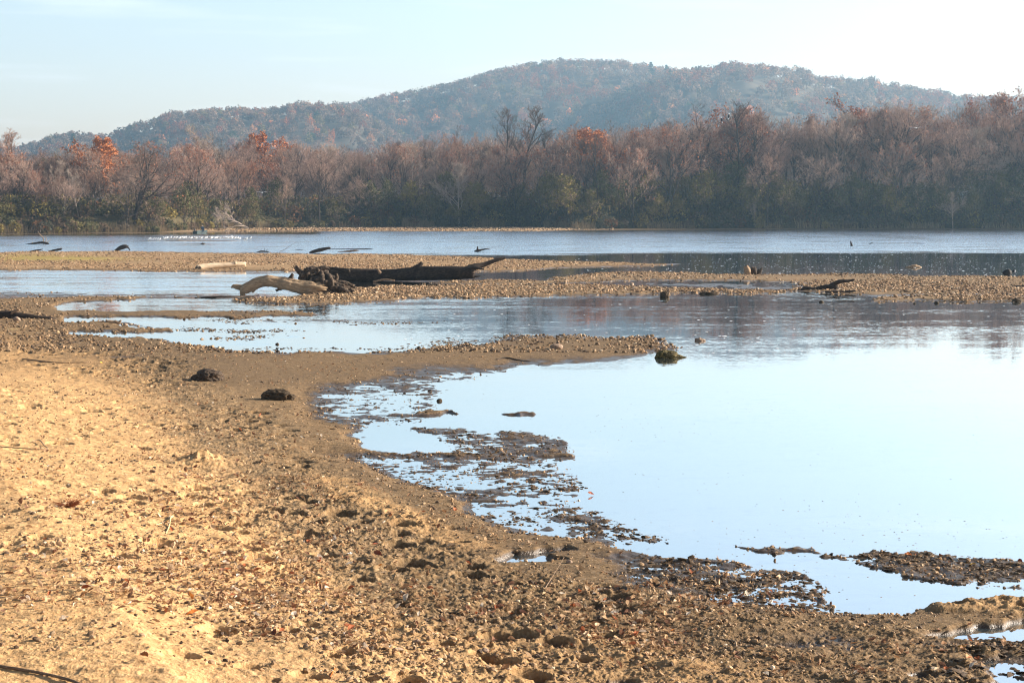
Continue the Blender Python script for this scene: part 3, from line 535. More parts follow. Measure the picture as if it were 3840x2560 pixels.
# ------------------------------------------------------------------ trees
def grow(seed, H, spread=1.0, tr=0.28, fork=0.3, n1=13, tips=True, droop=0.0, lean=0.0, dens=1.0, cr=0.015):
    rnd = random.Random(seed); segs = []; ends = []
    def jit(d, a):
        v = Vector((rnd.gauss(0, a), rnd.gauss(0, a), rnd.gauss(0, a))); return (d + v).normalized()
    def branch(p, d, L, r, lv):
        n = (9, 6, 4, 3, 2)[lv]; step = L / n; pts = [p.copy()]; rr = [r]
        for i in range(n):
            d = jit(d, (0.05, 0.14, 0.17, 0.2, 0.2)[lv] * (1.3 if lv else 1))
            if lv: d = (d + Vector((0, 0, 0.10 - droop * (0.2 if lv > 1 else 0.05)))).normalized()
            p = p + d * step; pts.append(p.copy()); rr.append(max(cr, r * (1 - (i + 1) / n * (0.75 if lv == 0 else 0.85))))
        for i in range(n): segs.append((lv, pts[i], pts[i + 1], rr[i], rr[i + 1]))
        if lv == 4: ends.append(p); return
        cnt = (n1, 8, 6, 4)[lv]; cnt = max(2, int(cnt * dens + rnd.random() - .3)) if lv else cnt
        for k in range(cnt):
            t = (fork + (1 - fork) * (k + rnd.random()) / cnt) if lv == 0 else (0.22 + 0.78 * (k + rnd.random()) / cnt)
            t = min(t, .999); i = int(t * n); q = pts[i].lerp(pts[i + 1], t * n - i); dd = (pts[i + 1] - pts[i]).normalized()
            az = rnd.random() * 6.283; an = (rnd.uniform(0.5, 1.0) if lv == 0 else rnd.uniform(0.4, 0.95)) * (1.25 - 0.55 * t if lv == 0 else 1) * (spread ** .5)
            u = dd.orthogonal().normalized(); w = dd.cross(u); nd = (dd * math.cos(an) + (u * math.cos(az) + w * math.sin(az)) * math.sin(an)).normalized()
            if lv == 0: s = (1.05 - t) ** 0.6 * 0.80 * spread * H * rnd.uniform(.75, 1.1) if t < .97 else .25 * H
            else: s = L * rnd.uniform(.38, .62) * (1.15 - .6 * t)
            rl = rr[i] * (0.6 if lv == 0 else 0.55)
            branch(q, nd, max(s, 0.5), max(rl, cr), lv + 1)
    branch(Vector((0, 0, -0.5)), Vector((lean, 0, 1)).normalized(), H * 0.86, tr, 0)
    return segs, ends
def segmesh(name, segs, sides, mat):
    if not segs: return None
    A = np.array([s[1][:] for s in segs]); B = np.array([s[2][:] for s in segs]); ra = np.array([s[3] for s in segs]); rb = np.array([s[4] for s in segs])
    D = B - A; D /= np.linalg.norm(D, axis=1)[:, None] + 1e-9; ref = np.where(np.abs(D[:, 2:3]) < .9, [[0, 0, 1.]], [[1., 0, 0]]); U = np.cross(D, ref); U /= np.linalg.norm(U, axis=1)[:, None]; Wv = np.cross(D, U)
    a = np.linspace(0, 2 * math.pi, sides, endpoint=False); O = U[:, None] * np.cos(a)[None, :, None] + Wv[:, None] * np.sin(a)[None, :, None]
    V = np.concatenate([A[:, None] + O * ra[:, None, None], B[:, None] + O * rb[:, None, None]], 1).reshape(-1, 3)
    i = np.arange(sides); q = np.stack([i, (i + 1) % sides, (i + 1) % sides + sides, i + sides], -1); Fq = (q[None] + (np.arange(len(A)) * 2 * sides)[:, None, None]).reshape(-1, 4)
    return raw_mesh(name, V, [Fq], [mat])
def leafmesh(name, ends, per, size, spreadr, mat, seed):
    r = np.random.default_rng(seed); E = np.array([e[:] for e in ends]); P = np.repeat(E, per, 0) + r.normal(0, spreadr, (len(E) * per, 3)); n = len(P)
    T = r.normal(0, 1, (n, 4, 3)); T[:, 3] = -T[:, 1]; T[:, 2] = -T[:, 0]; T = T / np.linalg.norm(T, axis=2)[:, :, None] * (size * r.uniform(.5, 1.2, (n, 1, 1)))
    V = (P[:, None] + T).reshape(-1, 3); Fq = np.array([[0, 1, 2, 3]])[None] + (np.arange(n) * 4)[:, None, None]
    return raw_mesh(name, V, [Fq.reshape(-1, 4)], [mat])
def tree_kind(seed, H, twig='twig', bark='bark', leaf=None, per=2, lsize=.16, lspr=.25, lfrac=1.0, **k):
    segs, ends = grow(seed, H, **k)
    tm = segmesh("trunk", [s for s in segs if s[0] <= 2], 5, M[bark]); cm = segmesh("crown", [s for s in segs if s[0] >= 3], 3, M[twig])
    fm = None
    if leaf:
        rr = random.Random(seed); e = [x for x in ends if rr.random() < lfrac]; fm = leafmesh("foliage", e, per, lsize, lspr, M[leaf], seed)
    top = max(s[2].z for s in segs); return (tm, cm, fm, top)
def place_tree(kind, X, Y, H, label, name="bare_tree", group=None, rz=None, wid=1.0, cat="tree"):
    tm, cm, fm, top = kind; z = float(terrain([X], [Y])[0])
    o = empty(name, (X, Y, z - .1), random.random() * 6.28 if rz is None else rz); s = H / top; o.scale = (s * wid, s * wid, s)
    tag(o, label, cat, group)
    for nm_, me in (("trunk", tm), ("crown", cm), ("foliage", fm)):
        if me: link(nm_, me, parent=o)
    return o
K_BARE = [tree_kind(100 + i, 20, spread=.95 + .12 * (i % 4), n1=14 + i % 4, fork=.28 + .07 * (i % 3), tr=.36, lean=.1 * (i % 3 - 1)) for i in range(6)]
K_PALE = [tree_kind(130 + i, 16, twig='pale_twig', bark='pale_twig', spread=.8, n1=12, fork=.25, tr=.22, lean=.12 * (i - .5)) for i in range(2)]
K_TALL = [tree_kind(140 + i, 24, twig='dark_twig', spread=.55, n1=11, fork=.42, tr=.30, dens=.85, cr=.016) for i in range(3)]
K_OAK = tree_kind(150, 20, twig='dark_twig', spread=1.25, n1=15, fork=.18, tr=.55, droop=.6, cr=.018, leaf='rust_leaf', lfrac=.18, per=1, lsize=.2)
K_RUST = [tree_kind(160 + i, 18, twig='dark_twig', leaf='rust_leaf', spread=.8, n1=12, fork=.15, per=2, lsize=.17, dens=.8) for i in range(2)]
K_ORNG = tree_kind(165, 17, twig='dark_twig', leaf='orange_leaf', spread=.8, n1=13, fork=.12, per=4, lsize=.2, dens=.8)
K_SPRS = tree_kind(168, 18, leaf='rust_leaf', lfrac=.3, per=1, lsize=.16, spread=.85, n1=13, fork=.2)
K_OLIVE = [tree_kind(170 + i, 10, leaf='olive_leaf', spread=.95, n1=11, fork=.05, per=3, lsize=.2, lspr=.4, dens=.75, tr=.12) for i in range(2)]
K_DEAD = tree_kind(180, 9, twig='pale_twig', bark='pale_twig', spread=1.0, n1=12, fork=.05, tr=.16, dens=.6, cr=.022)
# crown line of the wood: photo height of the tree tops by bearing
CLX = [-1500, -300, 0, 140, 250, 330, 420, 480, 560, 680, 800, 900, 1000, 1100, 1250, 1350, 1500, 1650, 1800, 2000, 2150, 2300, 2450, 2560, 2650, 2800, 2900, 3050, 3180, 3300, 3420, 3560, 3680, 3840, 5300]
CLY = [560, 560, 560, 580, 560, 560, 540, 560, 575, 560, 525, 530, 535, 530, 545, 555, 520, 500, 505, 490, 470, 470, 440, 440, 425, 405, 420, 425, 380, 385, 385, 380, 365, 360, 350]
def crown_h(X, Y, frac=1.0):
    px = CX + F * X / Y; yt = np.interp(px, CLX, CLY) - np.interp(px, [1400, 2400], [22, 0]); z = CH + Y * (HZ - yt) / F
    return max(4.0, (z - float(terrain([X], [Y])[0])) * frac)
def at(px, back): # point behind the bank edge on the bearing of px
    Yb = float(np.interp(px, SHX, BKD)) + back; return (px - CX) / F * Yb, Yb
def at_top(kind, px, back, ytop, label, **k):
    X, Y = at(px, back); H = CH + Y * (HZ - ytop) / F - float(terrain([X], [Y])[0]); return place_tree(kind, X, Y, H, label, **k)
at_top(K_OAK, 505, 3, 515, "broad dark oak with drooping boughs and a few russet leaves on the far bank", name="oak_tree", rz=1.0, wid=1.2)
at_top(K_TALL[0], 1960, 14, 392, "tall bare tree with thick fan crown, the right of twin trees before the hill", rz=.5, wid=1.35)
at_top(K_TALL[1], 1885, 16, 402, "slimmer bare tree close left of the tall fan-crowned tree before the hill", rz=2.5, wid=1.0)
at_top(K_ORNG, 2235, 20, 482, "rounded orange-brown tree standing out in the middle of the far wood", name="autumn_tree", wid=1.1)
at_top(K_ORNG, 345, 26, 512, "small orange-red tree rising over the left end of the far wood", name="autumn_tree")
at_top(K_ORNG, 1015, 40, 500, "bright orange crown topping the wood below the left slope of the hill", name="autumn_tree", wid=1.0)
at_top(K_BARE[0], 68, 30, 478, "lone bare tree with open crown against the sky at the left end", rz=.2)
at_top(K_PALE[0], 800, 36, 470, "pale leafless tree overtopping the wood before the low ridge", wid=1.4)
at_top(K_TALL[2], 2625, 10, 388, "dark gaunt tree with one outstretched bough where an eagle perches", name="gaunt_tree", wid=1.3, rz=.3)
ET = at_top(K_TALL[0], 2772, 8, 372, "big bare tree in front of the dark red tree on the far bank", rz=2.2, wid=1.25)
at_top(K_RUST[0], 2745, 22, 398, "dark red tree behind the big bare tree on the right half", name="autumn_tree", wid=1.25)
at_top(K_RUST[1], 3180, 30, 352, "tallest reddish brown tree of the wood right of the hill gap", name="autumn_tree", wid=1.3)
at_top(K_BARE[2], 3290, 12, 375, "wide-spreading bare tree with curved rising limbs in the right wood", wid=1.35)
at_top(K_SPRS, 3790, 24, 335, "tall tree with thin rusty leaves against the white sky at the right edge", name="autumn_tree", wid=1.2)
at_top(K_BARE[4], 3550, 5, 470, "pale forked bare tree with thick low boughs in the right wood", wid=1.2)
at_top(K_PALE[1], 3570, -1, 715, "bleached leafless shrub tree leaning out of the right bank", name="dead_tree", wid=1.2)
at_top(K_BARE[5], 2530, 12, 448, "black bare tree with a flat top just left of the eagle trees", wid=.9)
at_top(K_PALE[0], 2830, 1, 740, "thin pale sapling low on the dark bank under the big bare tree", name="sapling", wid=.8)
dt = place_tree(K_DEAD, *onz(925, 868.5, 0.3), 6.5, "fallen dead tree with bleached branches trailing to the water at far bank", name="dead_tree"); dt.rotation_euler = (math.radians(-10), math.radians(-62), .3); dt.location.z += 1.2
rt = random.Random(5); placed = []
GRP = "bare trees of the far riverside wood"
LAB = {'b': "bare grey-brown tree in the dense wood along the far bank", 's': "bare tree with thin rusty leaves in the far wood", 'r': "reddish brown leafy tree among the bare trees", 'p': "pale twiggy leafless tree in the far wood", 'o': "low yellow-green leafy tree under the bare trees"}
def try_place(px, back, mind):
    X, Y = at(px, back)
    for (a, b) in placed:
        if (a - X) ** 2 + (b - Y) ** 2 < mind * mind: return None
    placed.append((X, Y)); return X, Y
cnt = 0
for i in range(4000):
    if cnt >= 235: break
    px = rt.uniform(-700, 4500); back = rt.choice((rt.uniform(1, 12), rt.uniform(8, 34), rt.uniform(20, 52)))
    q = try_place(px, back, 4.6)
    if not q: continue
    cnt += 1; X, Y = q; c = rt.random(); fr = rt.uniform(.80, 1.05) if back > 12 else rt.uniform(.55, .95); H = crown_h(X, Y, fr)
    if c < .13: place_tree(K_TALL[cnt % 3], X, Y, H * 1.02, 'dark-limbed bare tree among the paler trees of the far wood', group='dark bare trees of the far wood', wid=rt.uniform(.9, 1.3))
    elif c < .68: place_tree(K_BARE[cnt % 6], X, Y, H, LAB['b'], group=GRP, wid=rt.uniform(.8, 1.15))
    elif c < .75: place_tree(K_PALE[cnt % 2], X, Y, H * .92, LAB['p'], group="pale trees of the far wood", wid=rt.uniform(.8, 1.1))
    elif c < .95: place_tree(K_SPRS, X, Y, H, LAB['s'], name="thin_leaved_tree", group="thinly leaved trees of the far wood", wid=rt.uniform(.8, 1.1))
    else: place_tree(K_RUST[cnt % 2], X, Y, H * (.97 if px > 1500 else .85), LAB['r'], name="autumn_tree", group="reddish trees of the far wood", wid=rt.uniform(.8, 1.1))
placed = []; cnt = 0
for i in range(2000):
    if cnt >= 60: break
    px = rt.uniform(-500, 4400); 
    if px < 500 or (px < 1400 and rt.random() < .6): continue
    q = try_place(px, rt.uniform(0, 8), 4.0)
    if not q: continue
    cnt += 1; place_tree(K_OLIVE[cnt % 2], q[0], q[1], rt.uniform(5, 9.5) * (1 + .25 * (px > 2000)), LAB['o'], name="understory_tree", group="green understory trees on the far bank", wid=rt.uniform(.9, 1.3))
# undergrowth : countless small leafy twigs along the foot of the wood
def cards(P, size, col, rng, elong=1.0):
    n = len(P); A = rng.normal(0, 1, (n, 3)); A /= np.linalg.norm(A, axis=1)[:, None]; B = rng.normal(0, 1, (n, 3)); B -= A * (A * B).sum(1)[:, None]; B /= np.linalg.norm(B, axis=1)[:, None]
    s = (size * rng.uniform(.5, 1.3, n))[:, None]; A = A * s * elong; B = B * s
    return np.stack([P - A, P + B * .6, P + A, P - B], 1).reshape(-1, 3), np.repeat(col, 4, 0)
def undergrowth():
    r = np.random.default_rng(3); Pv = []; Cv = []
    n = 2300; px = r.uniform(-900, 4700, n); back = r.uniform(-1, 34, n) ** 1.0
    Yb = np.interp(px, SHX, BKD) + back; X = (px - CX) / F * Yb; z = terrain(X, Yb)
    cols = np.array([(.10, .085, .035), (.085, .08, .04), (.075, .06, .045), (.15, .115, .04), (.11, .075, .05), (.06, .06, .04), (.20, .155, .05), (.15, .075, .04)]) * 1.25
    hgt = r.uniform(1.6, 4.6, n) * np.interp(px, [0, 1300, 2600], [.62, .8, 1.25]) * np.where(back < 3, .7, 1.25)
    for i in range(n):
        k = 110; d = r.normal(0, 1, (k, 3)); d /= np.linalg.norm(d, axis=1)[:, None]; rad = r.uniform(.35, 1, k)[:, None] ** .5; rx = hgt[i] * r.uniform(.5, .8)
        P = d * rad * np.array([rx, rx, hgt[i] * .55]) + np.array([X[i], Yb[i], z[i] + hgt[i] * .5]); ci = cols[r.choice(8, p=[.2, .16, .16, .12, .14, .1, .06, .06])] * r.uniform(.8, 1.25)
        Pv.append(P); Cv.append(ci[None] * r.uniform(.75, 1.3, (k, 1)))
    P = np.concatenate(Pv); V, C = cards(P, .19, np.concatenate(Cv), r, 1.6); i = np.arange(len(P) * 4).reshape(-1, 4)
    tag(link("undergrowth", raw_mesh("undergrowth", V, [i], [M['cards']], attrs={"col": C})), "dark tangled brush covering the foot of the far bank", None, None, 'stuff')
    # pale dry reeds along the waterline bank
    n = 26000; px = np.where(r.random(n) < .6, r.uniform(1450, 2150, n), r.uniform(-300, 4300, n)); Yb = np.interp(px, SHX, BKD) + r.uniform(-1.5, 2.5, n); X = (px - CX) / F * Yb; keep = vn2(X / 5, Yb * 0 + 3, 71) > -.12; X = X[keep]; Yb = Yb[keep]; n = len(X); z = terrain(X, Yb)
    h = r.uniform(.5, 1.5, n); lx = r.normal(0, .18, n); b = np.column_stack([X, Yb, z]); w = .035
    V = np.stack([b + [-w, 0, 0], b + [w, 0, 0], b + np.column_stack([lx + w * .3, lx * 0, h]), b + np.column_stack([lx - w * .3, lx * 0, h])], 1).reshape(-1, 3)
    tag(link("dry_grass", raw_mesh("dry_grass", V, [np.arange(n * 4).reshape(-1, 4)], [M['cards']], attrs={"col": np.repeat(np.array([(.34, .25, .15)]) * r.uniform(.5, 1.2, (n, 1)), 4, 0)})), "pale dry grass fringing the far shore", None, None, 'stuff')
undergrowth()
def far_wood():
    r = np.random.default_rng(9); n = 1900; px = r.uniform(-1300, 5100, n); back = r.uniform(34, 150, n); Yb = np.interp(px, SHX, BKD) + back; X = (px - CX) / F * Yb; z = terrain(X, Yb)
    top = CH + Yb * (HZ - np.interp(px, CLX, CLY)) / F; H = np.maximum((top - z) * r.uniform(.78, 1.0, n), 4); Pv = []; Cv = []; k = 260
    cols = np.array([(.15, .105, .085), (.18, .13, .105), (.13, .095, .075), (.20, .11, .07), (.12, .10, .05)])  # twig colours darkened, painting in the shade behind the front rows
    for i in range(n):
        d = r.normal(0, 1, (k, 3)); d /= np.linalg.norm(d, axis=1)[:, None]; rx = H[i] * r.uniform(.2, .3)
        P = d * (r.uniform(.2, 1, k)[:, None] ** .5) * np.array([rx, rx, H[i] * .48]) + np.array([X[i], Yb[i], z[i] + H[i] * .52]); Pv.append(P); Cv.append(cols[r.choice(5, p=[.3, .3, .2, .12, .08])][None] * r.uniform(.8, 1.2) * r.uniform(.8, 1.25, (k, 1)))
    P = np.concatenate(Pv); C = np.concatenate(Cv); m = len(P); A = r.normal(0, .55, (m, 3)); A[:, 2] = 1; A *= r.uniform(.3, .9, m)[:, None]; B = r.normal(0, .03, (m, 3))
    V = np.stack([P - A, P + B, P + A, P - B], 1).reshape(-1, 3)
    tag(link("bare_wood", raw_mesh("bare_wood", V, [np.arange(m * 4).reshape(-1, 4)], [M['cards']], attrs={"col": np.repeat(C, 4, 0)})), "massed bare twiggy trees deep in the wood behind the front rows", None, None, 'stuff')
far_wood()
# ------------------------------------------------------------------ hills
HILLS = [("left_ridge", 1250, 1800, 12, [(-1500, 620), (60, 560), (130, 540), (230, 505), (300, 500), (360, 512), (430, 505), (490, 478), (570, 455), (660, 422), (780, 405), (900, 402), (1000, 412), (1080, 402), (1160, 398), (1260, 402), (1340, 420), (1420, 450), (1500, 500), (1600, 560), (1800, 640), (5300, 700)]),
         ("main_hill", 1500, 2300, 15, [(-1500, 640), (700, 640), (1000, 470), (1200, 410), (1330, 390), (1400, 378), (1450, 360), (1540, 350), (1600, 340), (1680, 318), (1750, 303), (1850, 273), (1950, 246), (2080, 230), (2200, 233), (2330, 246), (2430, 258), (2540, 272), (2700, 300), (2900, 350), (3100, 420), (3400, 520), (5300, 640)]),
         ("right_ridge", 1350, 2000, 15, [(-1500, 660), (1900, 640), (2100, 520), (2300, 380), (2420, 300), (2500, 264), (2600, 262), (2720, 244), (2800, 253), (2900, 264), (3000, 268), (3060, 288), (3150, 296), (3250, 300), (3350, 326), (3450, 343), (3550, 356), (3700, 368), (3900, 372), (4200, 400), (5300, 460)])]
RNGS = {40: (-700, 1750, 2200), 47: (650, 3300, 3400), 54: (1900, 4650, 3000)}
def hill(nm_, D0, D1, th, prof, seed, label):
    xs = np.linspace(-900, 4700, 260); ds = np.linspace(0, 1, 46); PX = np.array([p[0] for p in prof]); PY = np.array([p[1] for p in prof])
    def hz(px, t):
        D = D0 + (D1 - D0) * t; top = CH + D1 * (HZ - np.interp(px, PX, PY)) / F - th; k = np.sin(np.clip(t, 0, 1) * math.pi / 2) ** 1.15
        n_ = 26 * vn2(px / 260 + seed, t * 3.2, seed) * t * (1 - t) * 2.2 + 9 * vn2(px / 70, t * 8, seed + 1) * t * (1 - t) * 3
        down = np.clip(t - 1, 0, 1); return np.maximum(np.maximum(top, 0) * (k - down * .5) + n_ * (top > 20), -2), D
    A, B = np.meshgrid(xs, np.concatenate([ds, [1.1, 1.3]])); z, D = hz(A.ravel(), B.ravel()); V = np.column_stack([(A.ravel() - CX) / F * D, D, z])
    tag(link("hill", raw_mesh("hill", V, [grid_faces(48, 260)], [M['hill']], True)), label, None, None, 'structure')
    r = np.random.default_rng(seed); Pv = []; Cv = []; S = []
    lo, hi, n = RNGS[seed]; px = r.uniform(lo, hi, n); t = r.random(n) ** .8 * 1.04; z, D = hz(px, t); ok = (z > 6); px = px[ok]; t = t[ok]; z = z[ok]; D = D[ok]; n = len(px); X = (px - CX) / F * D
    cols = np.array([(.17, .13, .10), (.20, .155, .12), (.13, .10, .08), (.23, .10, .06), (.26, .19, .14), (.36, .20, .10), (.62, .27, .10), (.05, .08, .04), (.17, .15, .07)]) * np.array([1.12, 1.0, .97]); pr = [.28, .22, .15, .10, .11, .05, .012, .02, .058]
    cl = vn2(px / 160, t * 6, seed + 4); hue = r.choice(9, n, p=pr); low = (t < .35) & (r.random(n) < .22) ; hue = np.where(low, r.choice([5, 4, 6], n, p=[.5, .38, .12]), hue); hue = np.where((cl > .2) & (r.random(n) < .4), 3, hue)
    H = r.uniform(.75, 1.1, n) * th; k = 95; out = []; oc = []
    for i in range(n):
        kk = k; d = r.normal(0, 1, (kk, 3)); d /= np.linalg.norm(d, axis=1)[:, None]; d[:, 2] = np.abs(d[:, 2]) * 1.15 - .35
        w = H[i] * r.uniform(.30, .42); lob = 1 + .25 * np.sin(d[:, 0] * 5 + i) * np.cos(d[:, 1] * 4 + i * 2)
        P = d * (r.uniform(.45, 1, kk)[:, None] ** .4) * lob[:, None] * np.array([w, w, H[i] * .55]) + np.array([X[i], D[i], z[i] + H[i] * .45]); out.append(P); oc.append(cols[hue[i]][None] * r.uniform(.8, 1.2) * r.uniform(.8, 1.2, (kk, 1)))
    P = np.concatenate(out); V, C = cards(P, .75, np.concatenate(oc), r, 1.5)
    tag(link("hillside_forest", raw_mesh("hillside_forest", V, [np.arange(len(P) * 4).reshape(-1, 4)], [M['cards']], attrs={"col": C})), "autumn forest covering " + label, None, None, 'stuff')
    return hz
hzs = []
for k, (a, b, c, d, e) in enumerate(HILLS):
    hzs.append(hill(a, b, c, d, e, 40 + k * 7, ("the low wooded ridge on the left", "the highest wooded hill in the middle", "the long wooded ridge on the right")[k]))
def on_hill(k, px, ytop, h):
    "point of hill k on the bearing px where a tree of height h just reaches the photo row ytop"
    t = np.linspace(0.02, 1.0, 200); z, D = hzs[k](np.full(200, float(px)), t); _, y = topx((px - CX) / F * D, D, z + h); i = int(np.argmin(np.abs(y - ytop))); return (px - CX) / F * D[i], D[i], z[i]
def pine(px, ytop, H, label, seed, k):
    X, D, z = on_hill(k, px, ytop, H); H = max(H, CH + D * (HZ - ytop) / F - z)
    base = empty("pine_tree", (X, D, z)); tag(base, label, "tree")
    mb = MB(); tube(mb, [(0, 0, -1), (0, 0, H * .5), (0, 0, H)], [.4, .3, .05], 6, 3); mb.build("trunk", M['bark'], parent=base).location = (0, 0, 0)
    r = np.random.default_rng(seed); n = 1100; t = r.random(n) ** .8; lv = np.floor(t * 9) / 9; t = lv + r.normal(0, .015, n); az = r.uniform(0, 6.28, n); rad = np.clip(1.05 - t, 0, 1) ** .8 * H * .27 * r.random(n) ** .6 * (1 + .3 * np.sin(az * 3 + lv * 20))
    P = np.column_stack([np.cos(az) * rad, np.sin(az) * rad, H * (.1 + .9 * t) - rad * .15]); V, C = cards(P, .6, np.ones((n, 3)), r, 1.5)
    link("crown", raw_mesh("crown", V, [np.arange(n * 4).reshape(-1, 4)], [M['needle']]), parent=base)
pine(2436, 236, 20, "dark pine standing above the skyline, right of the hilltop", 1, 1)
pine(2494, 248, 14, "smaller dark pine close right of the skyline pine", 2, 1)
pine(2872, 255, 15, "little pointed conifer on the crest of the right ridge", 5, 2)
pine(283, 500, 16, "blue-green pine on the low ridge at the left", 3, 0)
for px, yt, sc_, lab in ((1170, 436, 15, "glowing orange tree highest on the left ridge"), (1075, 442, 13, "orange tree on the left ridge between two pink-brown crowns"), (1250, 488, 13, "bright yellow-orange tree low at the right foot of the left ridge"), (1190, 478, 11, "pale orange tree on the lower left ridge"), (615, 508, 12, "broad pale orange tree low on the left end of the ridge"), (715, 520, 10, "pink-orange tree peeping over the wood before the ridge"), (980, 465, 11, "small orange tree beside the middle of the left ridge")):
    sc_ = max(sc_, 12) * .9; X, D, z = on_hill(0, px, yt, sc_); o = empty("autumn_tree", (X, D, z)); tag(o, lab, "tree")
    r = np.random.default_rng(int(px)); n = 420; d = r.normal(0, 1, (n, 3)); d /= np.linalg.norm(d, axis=1)[:, None]; P = d * (r.uniform(.3, 1, n)[:, None] ** .5) * np.array([sc_ * .28, sc_ * .28, sc_ * .45]) * (1 + .3 * np.sin(d[:, 0:1] * 6 + px)) + np.array([0, 0, sc_ * .6]); V, C = cards(P, .5, np.ones((n, 3)), r, 1.4)
    link("crown", raw_mesh("crown", V, [np.arange(n * 4).reshape(-1, 4)], [M['orange_leaf']]), parent=o)
    mb = MB(); tube(mb, [(0, 0, -9), (0, 0, sc_ * .7)], [.3, .1], 5, 3); mb.build("trunk", M['bark'], parent=o).location = (0, 0, 0)
# ------------------------------------------------------------------ driftwood, stones, birds, boat
def g0(px, py): # ground/water point under a photo pixel
    X, Y = onz(px, py); return float(X), float(Y)
def wood(label, name, py, trunk, mat, parts=(), seed=0, cat="log", sub=8, sides=20, lump=.10, furrow=.12, jag=.5, zoff=0.0, flat=1.0):
    """trunk: list of (px, py, r_px, dy) traced on the depth of the base pixel row py; parts: (part name, points, material)"""
    Y0 = ydepth(py); sc = F / Y0
    def pts(T): return [aty(a, b, Y0 + d) for a, b, r, d in T], [max(r, .3) / sc for a, b, r, d in T]
    P, Rr = pts(trunk); c = np.mean(P, axis=0); base = np.array([c[0], c[1], 0.0])
    mb = MB(); tube(mb, P, Rr, sides, sub, lump, 2.5, furrow, 7, jag, seed, flat=flat)
    root = None
    if parts:
        root = empty(name, tuple(base)); tag(root, label, cat)
        mb.build("trunk", M[mat], base, root).location = (0, 0, 0)
        for k, (pn, T, pm) in enumerate(parts):
            P, Rr = pts(T); mb = MB(); tube(mb, P, Rr, 12, sub, lump * 1.3, 2.0, furrow, 5, jag, seed + 11 + k); mb.build(pn, M[pm], base, root).location = (0, 0, 0)
        return root
    V = np.concatenate(mb.v) - base; o = link(name, raw_mesh(name, V, mb.f, [M[mat]], True), tuple(base)); return tag(o, label, cat)
# long dark trunk
wood("long dark fallen trunk lying across the gravel, raised snapped limb at its right end", "fallen_tree", 1056,
     [(1205, 1030, 21, 1.2), (1290, 1032, 24, 1), (1380, 1032, 23, .8), (1480, 1030, 23, .5), (1570, 1026, 25, .2), (1660, 1024, 25, -.1), (1740, 1022, 23, -.3), (1772, 1024, 21, -.4)], 'dark_wood',
     [("limb", [(1735, 1020, 16, -.3), (1775, 1003, 13, -.2), (1820, 990, 9, 0), (1860, 976, 7, .1), (1893, 967, 4, .2)], 'dark_wood'),
      ("broken_branch", [(1760, 1010, 9, -.5), (1785, 1004, 6, -.6), (1815, 1010, 2, -.7)], 'dark_wood'),
      ("branch_stub", [(1560, 1010, 15, .2), (1572, 998, 10, .2), (1582, 986, 7, .2)], 'dark_wood'), ("branch_stub", [(1425, 1022, 6, -.5), (1418, 1012, 3.5, -.6), (1414, 1006, 2, -.6)], 'brown_wood'),
      ("branch_stub", [(1770, 1038, 5, -.5), (1790, 1036, 3, -.5), (1802, 1034, 1, -.5)], 'dark_wood'), ("root", [(1400, 1056, 3, -1.2), (1440, 1048, 3.5, -1.3), (1480, 1052, 2.5, -1.3)], 'brown_wood'),
      ("ragged_end", [(1228, 1004, 5, .8), (1260, 1008, 6, .6), (1310, 1014, 6, .4)], 'dark_wood')], 3, lump=.07, furrow=.16, sides=36, sub=14)
